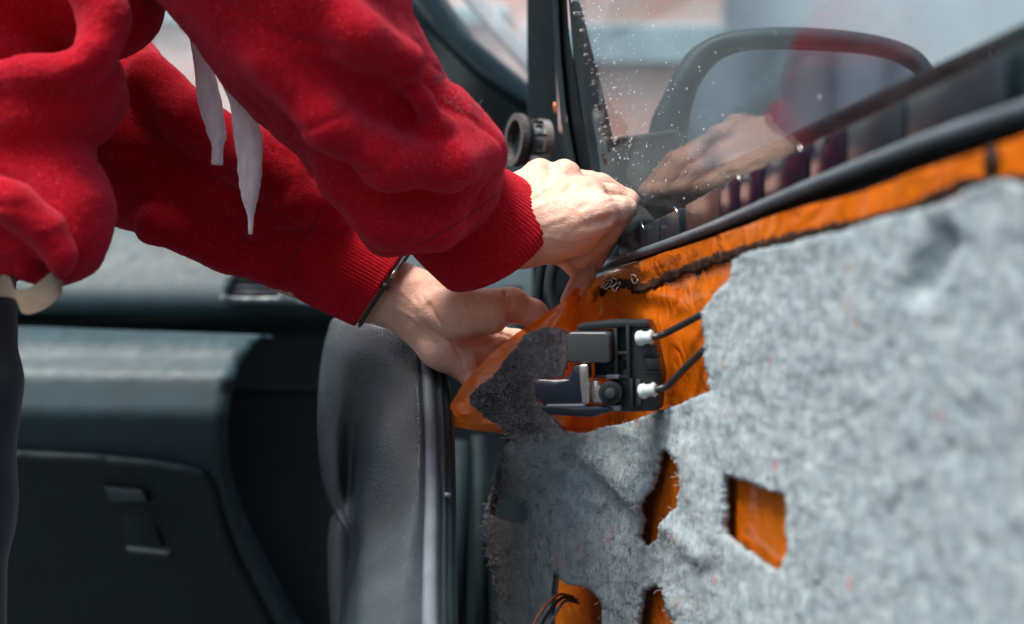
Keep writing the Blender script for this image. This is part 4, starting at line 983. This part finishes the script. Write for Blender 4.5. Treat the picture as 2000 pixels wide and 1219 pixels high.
# fuzz and lint
def pick_cloth(i, xmin=-1e9):
    Vc, Fc_ = cloth[i]; N = vnormals(Vc, Fc_)
    def f():
        k = random.randrange(len(Vc)); v = Vc[k]
        return Vector(v), Vector(N[k])
    return f
for i, par, n in ((0, hood, 5000), (1, sl1, 9000), (2, sl2, 6000)):
    fibres('fleece_fuzz', n, pick_cloth(i), M['fuzz'], par, (0.0008, 0.0028), 0.00008, 0.8, 3)
def pick_stray():
    x, y = random.choice([(868, 150), (885, 190), (905, 200), (930, 212), (880, 178), (990, 330)]); x += random.gauss(0, 6); y += random.gauss(0, 6)
    p = onsurf(bvh1, x-8, y+8)
    return None if p is None else (p, Vector((1, -0.2, 1)))
fibres('stray_hairs', 60, pick_stray, M['fibre2'], sl1, (0.006, 0.016), 0.00012, 1.0, 7)
# drawstrings: flat cotton laces hanging from the hood
def lace(name, pts, wd, parent):
    cl = catmull([P(x, y, d) for x, y, d in pts], 10); wv = [v.x for v in catmull([(w, 0, 0) for w in wd], 10)]
    V, Fc = [], []; n = len(cl); seg = 12
    for i, p in enumerate(cl):
        t_ = (cl[min(i+1, n-1)]-cl[max(i-1, 0)]).normalized(); tw_ = 0.5*math.sin(i*0.11+0.5)
        u = Vector((math.cos(tw_), math.sin(tw_), 0)); u = (u-t_*u.dot(t_)).normalized(); w = t_.cross(u)
        for k in range(seg):
            an = 2*math.pi*k/seg; r = wv[i]*1.04/F*(1+0.09*noise.noise(Vector((i*0.35, k*0.4, 1))))
            V.append(p+u*math.cos(an)*r+w*math.sin(an)*min(r, 0.0050))
    for i in range(n-1):
        for k in range(seg): Fc.append((i*seg+k, i*seg+(k+1) % seg, (i+1)*seg+(k+1) % seg, (i+1)*seg+k))
    Fc.append(tuple(range(seg))[::-1]); Fc.append(tuple((n-1)*seg+k for k in range(seg)))
    return newmesh(name, V, Fc, M['cotton'], parent)
lace('drawstring', [(352, -60, 1.0), (376, 60, 1.02), (396, 130, 1.03), (410, 200, 1.035), (424, 262, 1.035), (425, 282, 1.035), (424, 322, 1.035)], [7, 9, 17, 25, 20, 12, 11], hood)
lace('drawstring', [(400, 60, 1.0), (440, 160, 1.02), (466, 205, 1.03), (485, 270, 1.03), (488, 340, 1.03), (488, 388, 1.03), (490, 420, 1.03), (489, 458, 1.03)], [7, 8, 17, 30, 27, 16, 7, 4], hood)
# bracelet at the lower wrist
seg = 48; c_ = P(752, 563, 1.138); ax_ = Vector((0.83, 0.06, -0.56)).normalized(); u_ = ax_.cross(Vector((0, 1, 0))).normalized(); w_ = ax_.cross(u_)
brp = [c_+(u_*math.cos(2*math.pi*k/seg)*88+w_*math.sin(2*math.pi*k/seg)*78)*1.138/F for k in range(seg+1)]
br = tube('bracelet', brp, 0.0016, M['cord'], per, 8)
kk = min(range(seg), key=lambda k: (brp[k]-P(786, 512, 1.07)).length); tube('clasp', brp[kk-1:kk+2], 0.0020, M['silver'], br, 8)
kk = min(range(seg), key=lambda k: (brp[k]-P(748, 572, 1.06)).length); tube('cord_knot', brp[kk-1:kk+1], 0.0034, M['cord'], br, 10)
# trousers and belt end
tr_ = chain([(-90, 480, 1.0, 118), (-85, 760, .99, 118), (-95, 1000, .98, 116), (-110, 1500, .97, 110)], 30)
Vt, Ft = sdf_mesh(tr_, 0.004); Vt = relax(Vt, Ft, 2); Vt = displace(Vt, Ft, lambda v, n_: 0.004*noise.noise(v*14)+0.0015*noise.noise(v*40))
fastmesh('trousers', Vt, Ft, M['trouser'], per)
bel = []
for x, y, d, hw in [(-40, 560, .90, 20), (20, 560, .88, 22), (40, 590, .872, 22), (75, 582, .87, 24), (108, 556, .872, 24), (118, 536, .88, 14)]:
    bel.append((P(x, y, d), hw*.88/F))
bc = catmull([b[0] for b in bel], 8); bw = [v.x for v in catmull([(b[1], 0, 0) for b in bel], 8)]; V, Fc = [], []
for i, p in enumerate(bc):
    for sx, sy in ((-1, -1), (1, -1), (1, 1), (-1, 1)): V.append(p+Vector((0.3*sx*bw[i]*-1, sy*0.0015, sx*bw[i])))
for i in range(len(bc)-1):
    for k in range(4): Fc.append((i*4+k, i*4+(k+1) % 4, (i+1)*4+(k+1) % 4, (i+1)*4+k))
Fc.append((3, 2, 1, 0)); Fc.append(tuple(len(V)-4+k for k in range(4)))
newmesh('belt_end', V, Fc, M['leather'], per, False)
# ------------------------------------------------------------------ wires and hoses
for pts, m_, lab in [([(1030, 1240), (1060, 1190), (1090, 1162), (1120, 1166)], 'wire_b', 'thin copper brown wire curving out of the torn felt hole'),
                ([(1044, 1245), (1072, 1196), (1098, 1168), (1126, 1172)], 'wire_k', 'thin black wire between the brown and grey wires at the felt hole'),
                ([(1056, 1248), (1084, 1200), (1104, 1174), (1130, 1178)], 'wire_g', 'thin pale grey wire curving out of the torn felt hole')]:
    o = tube('wire', catmull([P(x, y, 1.062+0.0011*(x-1030)) for x, y in pts], 8), 0.0013, M[m_], None, 8); tag(o, lab, 'wire', group='wires from the felt hole')
o = tube('door_loom_hose', catmull([P(x, y, 1.22) for x, y in [(1060, 500), (1052, 560), (1050, 600), (1058, 660)]], 8), 0.004, M['blackmatte'], None, 12); tag(o, 'dull black cable hose behind the fingers, left of the glossy one', 'hose')
o = tube('door_loom_hose', catmull([P(x, y, 1.21) for x, y in [(1088, 500), (1076, 540), (1076, 580), (1092, 630), (1110, 680)]], 8), 0.0052, M['black'], None, 12); tag(o, 'glossy black cable hose behind the fingers, nearest the film', 'hose')
